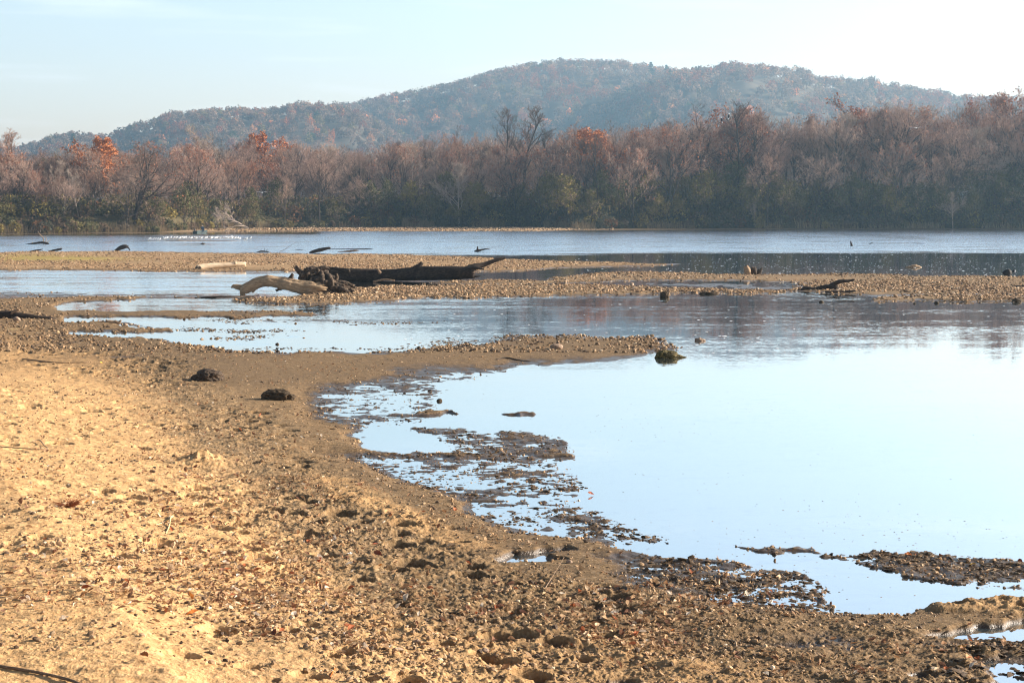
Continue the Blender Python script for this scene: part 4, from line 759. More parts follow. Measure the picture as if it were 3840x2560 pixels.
# uprooted stump with pale limb
def stump():
    Y0 = ydepth(1103); sc = F / Y0; c = aty(1130, 1095, Y0); base = np.array([c[0], c[1], 0.0]); root = empty("uprooted_stump", tuple(base)); tag(root, "uprooted tree stump with dark root mass and arched pale bleached limb", "stump")
    P3 = lambda a, b, d=0.0: aty(a, b, Y0 + d)
    mb = MB()
    blob(mb, P3(1205, 1056, .3), np.array([66, 60, 44]) / sc, 1, 5, .30, 1.1, ridge=.22); blob(mb, P3(1165, 1045, .2), np.array([50, 40, 40]) / sc, 2, 5, .3, 1.2, ridge=.22)
    blob(mb, P3(1262, 1078, .1), np.array([52, 40, 26]) / sc, 4, 5, .32, 1.3, ridge=.22); blob(mb, P3(1215, 1085, -.1), np.array([80, 40, 22]) / sc, 5, 4, .35, 1.9, ridge=.2)
    mb.build("root_mass", M['root_wood'], base, root).location = (0, 0, 0)
    def limb(nm_, T, m, s, sides=14, lump=.14, jag=.6, fur=.12):
        mb = MB(); tube(mb, [P3(a, b, d) for a, b, r, d in T], [r / sc for a, b, r, d in T], sides, 9, lump, 2.2, fur, 6, jag, s); mb.build(nm_, M[m], base, root).location = (0, 0, 0)
    limb("limb", [(1200, 1082, 26, -.35), (1140, 1078, 25, -.45), (1090, 1068, 22, -.5), (1050, 1060, 21, -.5), (1010, 1054, 20, -.5), (975, 1059, 20, -.5), (945, 1071, 20, -.55), (920, 1085, 17, -.6), (910, 1100, 11, -.6), (918, 1113, 5, -.6)], 'pale_wood', 21, 48, .19, .9, .34)
    limb("branch_stub", [(925, 1082, 12, -.5), (900, 1078, 11, -.5), (878, 1074, 8, -.55), (868, 1078, 3, -.55)], 'pale_wood', 22)
    limb("branch_stub", [(955, 1078, 9, -.5), (950, 1090, 6, -.5), (947, 1097, 3, -.5)], 'pale_wood', 23)
    limb("branch_stub", [(1078, 1054, 8, -.45), (1091, 1042, 9, -.45), (1098, 1028, 6, -.45)], 'root_wood', 24)
    for k, T in enumerate(([(1150, 1035, 16, .1), (1125, 1020, 12, .1), (1112, 1004, 9, .1)], [(1175, 1028, 13, .2), (1195, 1012, 12, .2), (1220, 1004, 8, .2), (1235, 1008, 3, .2)], [(1225, 1030, 12, 0), (1240, 1045, 10, -.3), (1245, 1070, 8, -.4), (1240, 1088, 4, -.4)],
                           [(1205, 1025, 10, 0), (1210, 1050, 9, -.4), (1208, 1078, 6, -.45)], [(1240, 1060, 10, 0), (1262, 1046, 7, 0), (1262, 1028, 5, 0)], [(1250, 1065, 13, 0), (1290, 1062, 10, 0), (1325, 1072, 6, 0)], [(1255, 1085, 13, -.1), (1300, 1082, 10, -.1), (1328, 1092, 6, -.1)],
                           [(1260, 1075, 12, -.3), (1290, 1088, 9, -.4), (1310, 1096, 5, -.4)], [(1160, 1090, 12, -.4), (1190, 1098, 9, -.5), (1240, 1098, 6, -.5)], [(1085, 1076, 7, -.3), (1050, 1084, 5, -.2), (1036, 1090, 4, -.2)])):
        limb("root", T, 'root_wood', 30 + k, 14, .25, .8, .25)
stump()
wood("pale bleached log with small spike on the far gravel bar", "driftwood_log", 1014, [(742, 1006, 12, -.5), (760, 1001, 12, -.3), (800, 997, 11, 0), (850, 994, 10, .3), (895, 991, 9, .6), (918, 990, 8, .8)], 'white_wood',
     [("branch_stub", [(882, 988, 5, .4), (883, 981, 3, .4), (884, 976, 1, .4)], 'white_wood'), ("broken_end", [(728, 1014, 3, -.7), (738, 1008, 8, -.6), (748, 1005, 9.5, -.5)], 'dark_wood')], 7, lump=.05, furrow=.03)  # dark broken end: shade on the cut face put into its colour
wood("dark mossless log with a knob, cut by the left edge beside a stone", "driftwood_log", 1202, [(-160, 1185, 20, .3), (-60, 1184, 20, .2), (20, 1184, 19, .1), (80, 1189, 16, 0), (140, 1194, 13, 0), (190, 1198, 10, 0), (206, 1200, 8, 0)], 'dark_wood',
     [("branch_stub", [(45, 1174, 10, 0), (62, 1166, 7, 0), (72, 1161, 4, 0)], 'brown_wood')], 9, lump=.08)
def frag(label, name, px, py, s, mat, seed, cat, ridge=.25, rough=.4, sub=4, rot=0.0, lift=.35):
    X, Y = g0(px, py); sc = F / Y; S = np.array(s) / sc; zt = float(terrain([X], [Y])[0]); z = max(zt, -.01) + S[2] * lift
    mb = MB(); blob(mb, (0, 0, 0), S, seed, sub, rough, 1.5, rot, ridge); V = np.concatenate(mb.v)
    o = link(name, raw_mesh(name, V, mb.f, [M[mat]], True), (X, Y, z)); return tag(o, label, cat)
wood("jagged weathered stump fragment on the left mud flat", "stump_fragment", 1219, [(392, 1216, 7, 0), (405, 1210, 10, 0), (425, 1211, 9, 0), (445, 1210, 7, 0), (454, 1201, 3, 0)], 'brown_wood', [("spike", [(402, 1208, 7, 0), (400, 1202, 4, 0), (398, 1198, 2, 0)], 'brown_wood'), ("spike", [(435, 1208, 6, 0), (433, 1201, 3, 0)], 'brown_wood')], 12, cat="driftwood", lump=.2)
wood("dark hump of driftwood with a bent prong on the far bar", "driftwood", 941, [(432, 941, 4, 0), (447, 932, 7, 0), (463, 926, 8, 0), (474, 924, 6, 0)], 'dark_wood', [("prong", [(470, 925, 5, 0), (480, 928, 3, 0), (487, 938, 2, 0)], 'dark_wood'), ("prong", [(470, 924, 4, 0), (482, 922, 1.2, 0)], 'dark_wood')], 14, cat="driftwood")
wood("thin dark driftwood wedge on the far bar, left of two", "driftwood", 943, [(114, 942, 1.5, 0), (130, 940, 3, 0), (148, 937, 2.5, 0), (161, 934, 1, 0)], 'dark_wood', (), 15, cat="driftwood")
wood("dark forked driftwood on the far bar, between a thin wedge and a hump", "driftwood", 943, [(182, 942, 1.5, 0), (200, 939, 3.5, 0), (215, 936, 3.5, 0), (232, 932, 2.5, 0)], 'dark_wood', [("fork", [(212, 940, 2, 0), (230, 936, 1.5, 0)], 'dark_wood')], 16, cat="driftwood")
wood("bare snag with upright pale branches in the far channel at left", "snag", 916, [(95, 916, 1.2, 0), (125, 913, 3, 0), (150, 910, 4, 0), (175, 912, 4, 0), (184, 915, 2, 0)], 'dark_wood',
     [("branch", [(164, 911, 2, 0), (162, 892, 1.6, 0), (150, 880, 1.2, 0), (142, 868, .9, 0)], 'pale_wood'), ("branch", [(171, 911, 1.6, 0), (173, 896, 1.2, 0), (168, 886, .8, 0)], 'pale_wood'), ("branch", [(176, 911, 1.4, 0), (184, 903, 1, 0), (192, 896, .7, 0)], 'pale_wood'), ("branch", [(125, 912, 1.5, 0), (121, 909, 1, 0)], 'pale_wood')], 17, cat="snag")
wood("black log tilted up out of the water behind the far bar", "driftwood_log", 949, [(1160, 948, 3, 0), (1180, 942, 6, 0), (1205, 936, 7, 0), (1228, 931, 5, 0), (1238, 930, 3.5, 0)], 'dark_wood', (), 18)
wood("long thin dark log floating level in the far channel", "floating_log", 935, [(1225, 934.5, 1, 0), (1260, 934.5, 1.5, 0), (1320, 934, 1.8, 0), (1370, 933.5, 2, 0), (1385, 933, 1.6, 0), (1400, 934, .6, 0)], 'dark_wood', (), 19, lump=.2)
wood("weathered driftwood with a pale patch just beyond the far bar", "driftwood", 945, [(1266, 944.5, .8, 0), (1290, 943, 2, 0), (1315, 941, 3.5, 0), (1335, 939.5, 3, 0), (1346, 939, 1, 0)], 'brown_wood', (), 20, cat="driftwood", lump=.25)
wood("low dark sliver of wood left of the black tilted log", "driftwood", 937, [(1104, 937.5, .8, 0), (1120, 936.5, 1.6, 0), (1140, 937.5, 1, 0)], 'dark_wood', (), 201, cat="driftwood", lump=.25)
wood("small clump of dark twigs at the back edge of the far bar", "twig_clump", 945, [(962, 945, 1, 0), (980, 942, 2.5, 0), (1000, 943, 2, 0), (1010, 945, 1, 0)], 'dark_wood', [("twig", [(992, 942, .8, 0), (992, 929, .4, 0)], 'dark_wood'), ("twig", [(1000, 942, .8, 0), (1003, 930, .4, 0)], 'dark_wood'), ("twig", [(976, 942, .8, 0), (981, 933, .4, 0)], 'dark_wood')], 21, cat="twigs")
wood("long thin twig arching over the water beyond the far bar", "bent_twig", 944, [(1048, 944, 1, 0), (1070, 934, .7, 0), (1090, 920, .55, 0), (1105, 912, .4, 0), (1120, 913, .3, 0)], 'brown_wood', (), 22, cat="twig", sides=6)
wood("forked dark driftwood like a horn in the water right of the far bar", "driftwood", 944, [(1780, 943, 3.5, 0), (1792, 940, 5, 0), (1806, 937, 3.5, 0), (1822, 934, 2.5, 0), (1838, 935, 1, 0)], 'dark_wood', [("prong", [(1790, 940, 4.5, 0), (1791, 930, 3, 0), (1791, 924, 1.5, 0)], 'dark_wood')], 23, cat="driftwood")
# hollow broken stump
wood("hollow broken stump on the edge of the right-hand gravel bar", "tree_stump", 1033, [(2800, 1036, 13, 0), (2803, 1020, 12, 0), (2800, 1008, 11, 0), (2797, 1000, 8, 0)], 'pale_wood',
     [("stump_side", [(2848, 1036, 11, 0), (2848, 1024, 9, 0), (2853, 1012, 5, 0), (2859, 1001, 1.5, 0)], 'root_wood'), ("stump_heart", [(2825, 1036, 13, .3), (2826, 1018, 12, .3), (2826, 1004, 8, .3)], 'root_wood'), ("spike", [(2842, 1022, 4, 0), (2845, 1008, 1.5, 0)], 'root_wood')], 24, cat="stump", lump=.16, furrow=.3)  # pale left and dark right pieces: lit and shaded faces painted as two woods
wood("black log with limb rising to the right on the right-hand bar", "driftwood_log", 1091, [(3000, 1087, 2, 0), (3020, 1081, 7, 0), (3060, 1083, 7, 0), (3090, 1079, 10, 0), (3120, 1079, 12, 0), (3140, 1084, 9, 0)], 'dark_wood',
     [("limb", [(3105, 1078, 9, 0), (3128, 1064, 9, 0), (3152, 1055, 7, 0), (3180, 1053, 5, 0), (3204, 1049, 3, 0)], 'dark_wood')], 25)
wood("short black log with squared end under the limbed log", "driftwood_log", 1099, [(3096, 1094, 4, -.5), (3140, 1094, 4, -.5), (3180, 1093, 3.8, -.5), (3208, 1090, 3, -.5)], 'dark_wood', (), 26)
frag("smooth pale oval stone against the short black log", "stone", 3135, 1099, (13, 10, 6), 'rock', 27, "stone", 0, .1)
wood("dark flat log running out of the picture on the right bar", "driftwood_log", 1082, [(3722, 1079, 2, 0), (3750, 1077, 3.5, 0), (3790, 1078, 4, 0), (3830, 1076, 7, 0), (3900, 1075, 8, 0)], 'dark_wood', (), 28)
frag("squat square black stump at the pool edge", "small_stump", 2492, 1114, (17, 14, 15), 'dark_rock', 29, "stump", .3, .25, lift=.5)
frag("dark clod of matted roots right of the square black stump", "root_clump", 2660, 1103, (30, 16, 6), 'dark_rock', 30, "driftwood", .4, .5)
frag("pale bleached chunk half sunk in the calm dark water", "floating_wood", 3428, 1003, (24, 9, 7), 'pale_wood', 31, "driftwood", .3, .45)
wood("dark upright snag tip in the far channel at right", "snag", 922, [(3194, 922, 5, 0), (3192, 913, 3, 0), (3190, 904, 1.5, 0)], 'dark_wood', (), 32, cat="snag")
wood("tiny curved stick poking from the water right of the snag tip", "stick", 914, [(3258, 914, 1, 0), (3266, 912, 1.3, 0), (3275, 908, .7, 0)], 'dark_wood', (), 33, cat="stick", sides=6)
wood("thin straight pole afloat in the far channel at right", "floating_pole", 914, [(3424, 911.5, .6, 0), (3445, 912.5, 1, 0), (3466, 913, .7, 0)], 'dark_wood', (), 34, cat="pole", sides=6)
frag("two-humped dark lump by itself in the water below the gulls", "floating_wood", 760, 916, (6, 5, 4.5), 'dark_rock', 35, "driftwood", .3, .4)
# near stones and lumps
frag("large mossy rock like a wedge off the tip of the mud spit", "mossy_rock", 2500, 1342, (40, 26, 20), 'moss_rock', 36, "rock", .12, .2, 5, 0.1, .6)
wood("tapering wooden tail of the mossy rock lying in the water", "driftwood", 1340, [(2500, 1330, 16, 0), (2530, 1334, 11, 0), (2555, 1338, 6, 0), (2576, 1341, 2, 0)], 'moss_rock', (), 37, cat="driftwood", lump=.3)
frag("knobbly tan stone standing alone in the pool off the spit", "stone", 2622, 1278, (19, 12, 9), 'rock', 38, "stone", .2, .35)
frag("square tan stone with a flat top on the mud spit", "stone", 2086, 1316, (25, 18, 14), 'rock', 39, "stone", .05, .14, 4, .1, .5)
frag("humped bark-like lump lying in the leaves, pale on its right side", "driftwood_lump", 778, 1440, (60, 46, 30), 'root_wood', 40, "driftwood", .10, .2, 5, .1, .28)
frag("dark rotten chunk of wood on the mud, right of the humped lump", "rotten_wood", 1042, 1516, (62, 40, 29), 'dark_rock', 41, "driftwood", .14, .2, 5, -.12, .28)
frag("pyramid-shaped grey stone in front of the left log", "stone", 62, 1212, (14, 11, 11), 'rock', 42, "stone", .05, .15, 3, .1, .5)
SM = [(2475, 1276, 8, "small dark stone behind the mossy rock"), (1648, 1504, 13, "dark round stone alone in the bay shallows"), (2440, 1312, 12, "black pointed stone touching the mossy rock"), (1570, 1305, 9, "dark stone on the edge of the middle spit"), (1040, 1292, 9, "small dark stone on the mud near the left pool"), (3080, 1134, 9, "dark stone in shallow water below the black limbed log"),
      (3512, 1137, 11, "dark upright stone at the foot of the right bar"), (3812, 1132, 16, "black lump at the right bar edge near the frame side"), (2370, 1066, 8, "small pale pointed stone between the two middle bars"), (1505, 1066, 7, "small dark stone right of the long trunk"), (3430, 1139, 6, "tiny dark stone at the waterline of the right bar"), (470, 1222, 12, "flat tan stone right of the stump fragment"),
      (2135, 2128, 12, "pale rounded pebble on the mud between the ponds"), (1820, 2490, 16, "round pebble in the trampled mud at the bottom"), (1566, 2478, 15, "oval grey pebble by a deep hoof hole"), (2460, 1290, 6, "small stone at the spit tip"), (1690, 1052, 5, "little stone on the narrow gravel strip")]
for i, (a, b, r, lb) in enumerate(SM): frag(lb, "stone", a, b, (r, r * .8, r * .7), 'rock' if ('pale' in lb or 'pebble' in lb or 'tan' in lb) else 'dark_rock', 60 + i, "stone", .1, .2, 3, i * 1.3, .4)
# sticks, grass and feathers on the near shore
def stick(label, T, mat='brown_wood', name="stick", seed=0, sides=8, cat="stick", parts=()):
    def P(T): 
        o = []
        for a, b, r, h in T:
            z = .1
            for _ in range(4): X, Y = onz(a, b + h * 0, z); z = float(terrain([X], [Y])[0])
            # h lifts the point above the ground by photo pixels
            p = np.array([X, Y, z]); p[2] += (h + r * .6) * Y / F; o.append(p)
        return o, [r * q[1] / F for (a, b, r, h), q in zip(T, o)]
    p, r = P(T); base = np.mean(p, axis=0); mb = MB(); tube(mb, p, r, sides, 6, .08, 3, 0, 5, .2, seed)
    for k, T2 in enumerate(parts): q, r2 = P(T2); tube(mb, q, r2, 6, 6, .1, 3, 0, 5, .2, seed + k)
    V = np.concatenate(mb.v) - base; return tag(link(name, raw_mesh(name, V, mb.f, [M[mat]], True), tuple(base)), label, cat)
stick("smooth brown branch crossing the sand in the bottom left corner", [(-120, 2482, 7, 3), (0, 2504, 7, 4), (130, 2524, 6, 4), (250, 2552, 6, 4), (330, 2580, 5, 3)], 'brown_wood', "branch", 1, 12, "branch")
stick("long straight thin stick on the sand at the left edge, bent back at its tip", [(-40, 1672, 2, 1), (60, 1678, 2, 1), (172, 1686, 2, 2), (165, 1672, 2, 6), (146, 1656, 2, 8), (120, 1660, 1.5, 3)], 'pale_wood', "stick", 2)
stick("thin dark stick lying along the upper sand", [(85, 1346, 2, 0), (150, 1356, 3, 1), (220, 1361, 2, 1), (330, 1360, 1.2, 1)], 'brown_wood', "stick", 3)
stick("pale forked twig on the sand left of the middle", [(622, 2000, 2, 0), (634, 1975, 3, 3), (640, 1948, 3.5, 6), (650, 1940, 3, 4)], 'straw', "forked_twig", 4, 6, "twig", [[(648, 1941, 3, 4), (610, 1962, 3, 1), (584, 1968, 2.5, 0)], [(648, 1944, 2, 3), (668, 1970, 1.5, 1), (686, 1996, 1.2, 0)]])
stick("slender reed stalk leaning up from the mud near the small pond", [(2036, 2218, 3, 0), (2060, 2190, 1.8, 10), (2090, 2150, 1.2, 18), (2115, 2118, .9, 30)], 'brown_wood', "reed_stalk", 5, 6, "stalk")
stick("pale curved stick with a crook on the near mud", [(2690, 2395, 3, 0), (2720, 2400, 3, 1), (2755, 2410, 4, 3), (2762, 2425, 3, 1)], 'pale_wood', "stick", 6, 6)
stick("short dark twig flat on the trampled mud", [(1650, 2296, 3, 0), (1690, 2301, 3, 1), (1735, 2304, 2.5, 0)], 'dark_wood', "twig", 7, 6, "twig")
stick("little brown stake standing in the big pond", [(2905, 2132, 7, 0), (2904, 2132, 6, 18), (2906, 2132, 4, 34)], 'brown_wood', "stake", 8, 8, "stake")
stick("dark stick standing in the water before the long trunk", [(1630, 1074, 1.5, 0), (1630, 1074, 1.2, 8), (1631, 1074, .8, 16)], 'dark_wood', "stick", 9, 6)
stick("flat dark stick half sunk below the pale limb", [(730, 1117, 1.5, 0), (800, 1116, 3.5, 1), (880, 1115, 3.5, 1), (930, 1115, 4, 1), (972, 1113, 4, 1)], 'dark_wood', "sunken_stick", 10, 8)
stick("short dark slat lying in the wet shallows at left", [(656, 1118, 2, 0), (682, 1118, 2, 0)], 'dark_wood', "wood_scrap", 11, 6, "wood scrap")
stick("pale prong of wood standing on the narrow gravel strip", [(2120, 1064, 3, 0), (2124, 1062, 2, 8), (2127, 1060, 1, 16)], 'pale_wood', "prong", 12, 6, "driftwood")
stick("dark bent twig on the mud spit", [(1860, 1350, 2, 0), (1900, 1345, 3, 2), (1950, 1352, 2, 0), (1990, 1356, 1.5, 0)], 'dark_wood', "twig", 13, 6, "twig")
def tuft(label, px, py, n, h, w, mat, seed, name, cat):
    z = .1
    for _ in range(4): X, Y = onz(px, py, z); z = float(terrain([X], [Y])[0])
    X, Y = float(X), float(Y); r = random.Random(seed); mb = MB()
    for k in range(n):
        a = r.uniform(0, 6.28); d = r.random() ** .5 * w * .4; hh = h * r.uniform(.5, 1.1); l = w * r.uniform(.2, .9); b = np.array([math.cos(a) * d, math.sin(a) * d, -.005]); u = np.array([math.cos(a), math.sin(a), 0])
        tube(mb, [b, b + u * l * .3 + [0, 0, hh * .6], b + u * l * .8 + [0, 0, hh * .85]], [.0028, .0022, .0008], 4, 3, 0, seed=k)
    o = link(name, raw_mesh(name, np.concatenate(mb.v), mb.f, [M[mat]], True), (X, Y, z)); return tag(o, label, cat)
tuft("low tuft of dry reddish grass on the sand at left", 252, 1900, 120, .085, .20, 'redgrass', 1, "dry_grass_tuft", "grass tuft")
tuft("small sprig of fresh green grass on the sand", 412, 1878, 14, .03, .15, 'green', 2, "green_sprig", "grass tuft")
tuft("yellow straw wisp on the mud before the left log", 60, 1238, 12, .10, .35, 'straw', 3, "straw_wisp", "grass tuft")
tuft("white downy feather fluff on the near mud", 1300, 2380, 40, .03, .035, 'plume', 4, "feather", "feather")
tuft("smaller scrap of white down on the mud above the feather", 1312, 2076, 24, .02, .03, 'plume', 5, "feather", "feather")
tuft("cluster of dark sodden leaves poking from the bay edge", 2570, 2002, 9, .035, .05, 'dark_rock', 6, "leaf_cluster", "leaves")
tuft("small dead plant standing in the big pond", 3222, 2210, 12, .03, .05, 'dark_rock', 7, "dead_plant", "plant")
def leafobj(label, px, py, size, col, mat_name, rz, tilt, seed, grp=None):
    z = .1
    for _ in range(4): X, Y = onz(px, py, z); z = float(terrain([X], [Y])[0])
    r = np.random.default_rng(seed); V = LV * (1 + .3 * (r.random((len(LV), 1)) - .5)) * size * np.array([1, .8, 1.2])
    if mat_name not in M: M[mat_name] = mat_plain(mat_name, col, .6, .2, 20)
    o = link("fallen_leaf", raw_mesh("fallen_leaf", V, [LFc], [M[mat_name]]), (float(X), float(Y), max(z, 0) + size * .25)); o.rotation_euler = (tilt, tilt * .4, rz); return tag(o, label, "leaf", grp)
LO = [(3405, 2085, .10, 'o', "bright orange leaf on the dark mud tongue, left of a red one"), (3525, 2088, .09, 'r', "red-brown leaf on the mud tongue between an orange and a yellow leaf"), (3648, 2122, .09, 'y', "yellow leaf on the mud tongue at right"), (3825, 2110, .10, 'r', "dark red leaf at the right frame edge by the water"), (2215, 1868, .11, 'r', "red-brown leaf standing on edge in the shallow bay water"),
      (2095, 1650, .12, 'r', "orange-brown leaf on the point of the round mud tongue"), (1155, 2025, .14, 'o', "orange leaf standing upright on the mud left of centre"), (1418, 2085, .13, 'r', "curled dark red leaf on the trampled mud"), (3630, 2480, .13, 'o', "tan-orange leaf standing in the wet mud at bottom right"), (3605, 2430, .09, 'y', "amber leaf beside the lower right puddle"), (1250, 2535, .13, 'o', "orange leaf on a dark clod at the bottom edge"),
      (720, 1968, .13, 'r', "brown-red leaf right of the forked twig"), (490, 1985, .11, 'r', "dark red folded leaf on the sand below the forked twig"), (318, 2215, .11, 'r', "small red leaf on bare sand at lower left"), (1030, 2385, .13, 'r', "rusty oak leaf pair standing on the lower mud"), (1410, 2050, .10, 'r', "red leaf tip beside a hoof hole"), (1960, 2310, .15, 'p', "pinkish leaf standing in a dark hole"), (720, 2310, .14, 'o', "long orange leaf lying flat on the sand"),
      (540, 2475, .13, 'o', "burnt orange leaf at the bottom of the sand"), (380, 1365, .12, 'y', "yellow leaf litter scrap on the upper sand")]
LC = {'o': (.50, .16, .04), 'r': (.26, .07, .03), 'y': (.60, .36, .05), 'p': (.48, .26, .18)}; LN = {'o': 'orange_fallen_leaf', 'r': 'red_fallen_leaf', 'y': 'yellow_fallen_leaf', 'p': 'pink_fallen_leaf'}
for i, (a, b, s_, c, lb) in enumerate(LO): leafobj(lb, a, b, s_ * .8, LC[c], LN[c], i * 1.7, .5 + .3 * math.sin(i * 2), i)
# gulls
def gull_mesh():
    mb = MB(); tube(mb, [(-.24, 0, .17), (-.12, 0, .19), (0, 0, .20), (.10, 0, .23), (.145, 0, .29), (.17, 0, .335), (.20, 0, .34), (.235, 0, .33)], [.012, .055, .085, .075, .045, .04, .028, .006], 12, 3, 0); mb2 = MB()
    for s in (-1, 1): tube(mb, [(.0, s * .03, .14), (.0, s * .03, 0)], [.006, .006], 5, 2, 0, mi=1)
    a = raw_mesh("gull", np.concatenate(mb.v), mb.f, [M['gull_white'], M['beak']], True, mi=np.concatenate(mb.m))
    for s in (-1, 1): tube(mb2, [(.08, s * .062, .235), (-.04, s * .075, .225), (-.18, s * .04, .20), (-.29, s * .015, .185)], [.02, .045, .03, .006], 8, 3, 0, flat=1.0)
    return a, raw_mesh("wings", np.concatenate(mb2.v), mb2.f, [M['gull_grey']], True)
GM = gull_mesh(); rg = random.Random(2)
def gull(px, py, z, rz, label, grp):
    X, Y = g0(px, py); o = link("gull", GM[0], (X, Y, z)); o.rotation_euler = (0, 0, rz); s = rg.uniform(1.0, 1.25); o.scale = (s, s, s); tag(o, label, "gull", grp); link("wings", GM[1], parent=o); return o
for k in range(42): gull(613 + k * 6.7 + rg.uniform(-3, 3), 903.3 + rg.uniform(-1.3, .5) - 2.0 * k / 54, .12, rg.choice((0, 0, math.pi, .5)) + rg.uniform(-.5, .5), "white gull standing in the long row on the submerged bar in the far channel", "gulls in the long row")
for k in range(6): gull(557 + k * 8 + rg.uniform(-1, 1), 904, .02, rg.uniform(-.5, .5), "white gull in the small knot left of the long row", "gulls in the small knot left of the row")
for px, py, lb in ((897, 902.5, "first gull beyond the right end of the row"), (917, 903, "gull in the middle of the three stragglers right of the row"), (924, 903.5, "gull crouched beside the middle straggler right of the row"), (938, 899.5, "outermost gull at the far right of the row")): gull(px, py, .04, rg.uniform(-1, 1), lb, None)
mb = MB(); gx0, gy0 = g0(748, 903.0); blob(mb, (0, 0, 0), (4.4, 1.2, .10), 4, 4, .15, 2); tag(link("shoal", raw_mesh("shoal", np.concatenate(mb.v), mb.f, [M['brown_wood']], True), (gx0, gy0, 0)), kind='structure')
def flying(px, py, Y, L, rz, label):
    p = aty(px, py, Y); mb = MB(); tube(mb, [(-.24, 0, 0), (-.1, 0, .01), (.05, 0, .01), (.17, 0, .02), (.22, 0, .01)], [.02, .05, .07, .04, .008], 10, 3, 0)
    w = MB()
    for s in (-1, 1):
        Q = [(.07, s * .05, .02), (.10, s * .35, .09), (.02, s * .68, .07)]; R_ = [(-.08, s * .05, .02), (-.04, s * .35, .085), (-.02, s * .68, .07)]
        V = np.array(Q + R_ + [(a, b, c - .012) for a, b, c in Q + R_]); fs = np.array([[0, 1, 4, 3], [1, 2, 5, 4], [6, 9, 10, 7], [7, 10, 11, 8], [0, 6, 7, 1], [1, 7, 8, 2], [3, 4, 10, 9], [4, 5, 11, 10], [2, 8, 11, 5], [0, 3, 9, 6]]); w.add(V, fs)
    o = link("flying_gull", raw_mesh("flying_gull", np.concatenate(mb.v), mb.f, [M['gull_white']], True), tuple(p)); o.rotation_euler = (0, 0.1, rz); o.scale = (L, L, L); tag(o, label, "gull")
    w.build("wings", M['gull_white'], parent=o, smooth=False).location = (0, 0, 0)
flying(983, 722, 285, 1.3, 1.9, "white gull flying before the far trees on the left"); flying(3435, 480, 300, 1.6, 1.3, "white gull in flight high before the right-hand wood")
def perched(px, py, Y, label, rz):
    p = aty(px, py, Y); mb = MB(); tube(mb, [(-.16, 0, -.36), (-.10, 0, -.2), (-.02, 0, 0), (.03, 0, .22), (.05, 0, .36)], [.03, .09, .17, .15, .08], 10, 4, 0)
    o = link("eagle", raw_mesh("eagle", np.concatenate(mb.v), mb.f, [M['bird_dark']], True), tuple(p)); o.rotation_euler = (0, 0, rz); o.scale = (1.25,) * 3; tag(o, label, "eagle")
    h = MB(); tube(h, [(.04, 0, .30), (.06, 0, .40), (.10, 0, .47), (.17, 0, .46)], [.07, .085, .06, .012], 8, 3, 0); h.build("head", M['gull_white'], parent=o).location = (0, 0, 0)
    t = MB(); tube(t, [(-.14, 0, -.32), (-.2, 0, -.5)], [.05, .06], 8, 3, 0); t.build("tail", M['gull_white'], parent=o).location = (0, 0, 0)
YE = ET.location.y
perched(2706, 450, YE - 4, "white-headed eagle perched lower on the outstretched bough, the left bird", -2.4); perched(2733, 437, YE - 4, "white-headed eagle perched higher, the right one of the pair", -1.2)
# dark duck at the right edge
X, Y = g0(3782, 1036); mb = MB(); tube(mb, [(-.26, 0, .16), (-.15, 0, .15), (0, 0, .15), (.14, 0, .17)], [.02, .12, .16, .06], 12, 4, 0); o = link("duck", raw_mesh("duck", np.concatenate(mb.v), mb.f, [M['bird_dark']], True), (X, Y, 0)); tag(o, "dark goose-like bird standing behind the right bar near the frame edge", "bird"); o.scale = (1.3,) * 3
mb = MB(); tube(mb, [(.12, 0, .17), (.20, 0, .21), (.26, 0, .22), (.34, 0, .20)], [.055, .05, .045, .01], 10, 3, 0); mb.build("head", M['bird_dark'], parent=o).location = (0, 0, 0)
mb = MB(); tube(mb, [(.245, 0, .215), (.27, 0, .215)], [.052, .05], 10, 2, 0); mb.build("cheek_patch", M['gull_white'], parent=o).location = (0, 0, 0)
# boat and angler by the far bank
bx, by = g0(752, 874.5); boat = empty("fishing_boat", (bx, by, 0), 1.15); boat.scale = (.75,) * 3; tag(boat, "small dark flat-bottomed boat with outboard under the far bank", "boat")
def hull():
    L_, st = 2.2, 9; V = []; 
    for i in range(st):
        t = i / (st - 1); x = -L_ + 2 * L_ * t; w = .68 * (1 - max(0, t - .6) ** 1.5 * 1.6); zb = .05 + max(0, t - .7) * .9; zt = .55 + .15 * t
        V += [(x, -w * .8, zb - .12), (x, -w, zt), (x, -w + .05, zt), (x, -w * .78, zb - .06), (x, w * .78, zb - .06), (x, w - .05, zt), (x, w, zt), (x, w * .8, zb - .12)]
    Fq = []
    for i in range(st - 1):
        for k in range(8): a = i * 8 + k; b = i * 8 + (k + 1) % 8; Fq.append([a, a + 8, b + 8, b])
    for i in (0, st - 1): q = [i * 8 + k for k in (0, 1, 6, 7)]; Fq.append(q)
    return np.array(V), np.array(Fq)
mb = MB(); v, f = hull(); mb.add(v, f); mb.build("hull", M['hull'], parent=boat, smooth=False).location = (0, 0, 0)
def box(c, s): 
    V = np.array([(x, y, z) for x in (-1, 1) for y in (-1, 1) for z in (-1, 1)]) * np.array(s) / 2 + np.array(c); return V, np.array([[0, 1, 3, 2], [4, 6, 7, 5], [0, 4, 5, 1], [2, 3, 7, 6], [0, 2, 6, 4], [1, 5, 7, 3]])
for x in (-.9, .7): mb = MB(); mb.add(*box((x, 0, .42), (.3, 1.1, .05))); mb.build("seat", M['hull'], parent=boat, smooth=False).location = (0, 0, 0)
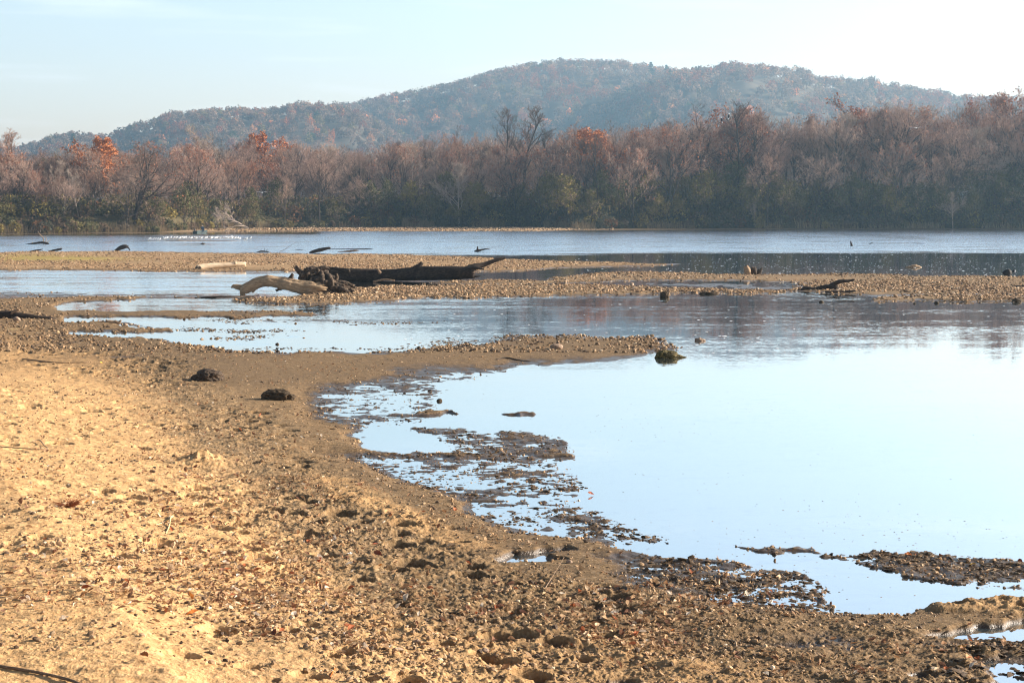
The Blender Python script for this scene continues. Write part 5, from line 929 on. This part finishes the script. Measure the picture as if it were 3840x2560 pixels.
mb = MB(); tube(mb, [(-2.3, 0, -.2), (-2.3, 0, .5), (-2.35, 0, .85)], [.07, .08, .16], 10, 4, 0); blob(mb, (-2.32, 0, .85), (.22, .16, .2), 1, 3, .05); mb.build("outboard_motor", M['metal'], parent=boat).location = (0, 0, 0)
def person(loc, rz):
    V = [(0, 0, .55), (0, 0, .8), (0, 0, 1.05), (0, 0, 1.14), (0, 0, 1.28), (.12, .1, .52), (.5, .13, .55), (.5, .13, .12), (.62, .13, .06), (.12, -.1, .52), (.5, -.13, .55), (.5, -.13, .12), (.62, -.13, .06), (.0, .2, 1.02), (.12, .26, .78), (.38, .16, .76), (0, -.2, 1.02), (.12, -.26, .78), (.38, -.12, .8)]
    E = [(0, 1), (1, 2), (2, 3), (3, 4), (0, 5), (5, 6), (6, 7), (7, 8), (0, 9), (9, 10), (10, 11), (11, 12), (2, 13), (13, 14), (14, 15), (2, 16), (16, 17), (17, 18)]
    Rr = [.16, .16, .17, .07, .1, .11, .085, .06, .05, .11, .085, .06, .05, .08, .06, .045, .08, .06, .045]
    me = bpy.data.meshes.new("person"); import bmesh; bm = bmesh.new(); L_ = bm.verts.layers.skin.verify(); vs = [bm.verts.new(v) for v in V]
    for a, b in E: bm.edges.new((vs[a], vs[b]))
    for i, v in enumerate(vs): v[L_].radius = (Rr[i], Rr[i]); v[L_].use_root = (i == 0)
    bm.to_mesh(me); bm.free(); o = link("person", me, loc); o.rotation_euler = (0, 0, rz); md = o.modifiers.new("s", 'SKIN'); o.modifiers.new("u", 'SUBSURF').render_levels = 2; o.modifiers["u"].levels = 1; me.materials.append(M['coat'])
    mb = MB(); blob(mb, (0.02, 0, 1.27), (.10, .085, .12), 2, 3, .03); mb.build("face", M['skin'], parent=o).location = (0, 0, 0)
    mb = MB(); blob(mb, (-.005, 0, 1.33), (.115, .105, .09), 3, 3, .03); tube(mb, [(.05, 0, 1.33), (.19, 0, 1.32)], [.06, .05], 8, 3, 0, flat=.2); mb.build("cap", M['coat'], parent=o).location = (0, 0, 0)
    return o
pr_ = person((bx + .35, by, .02), -1.2); tag(pr_, "person in dark coat and cap sitting in the boat by the far bank", "person")
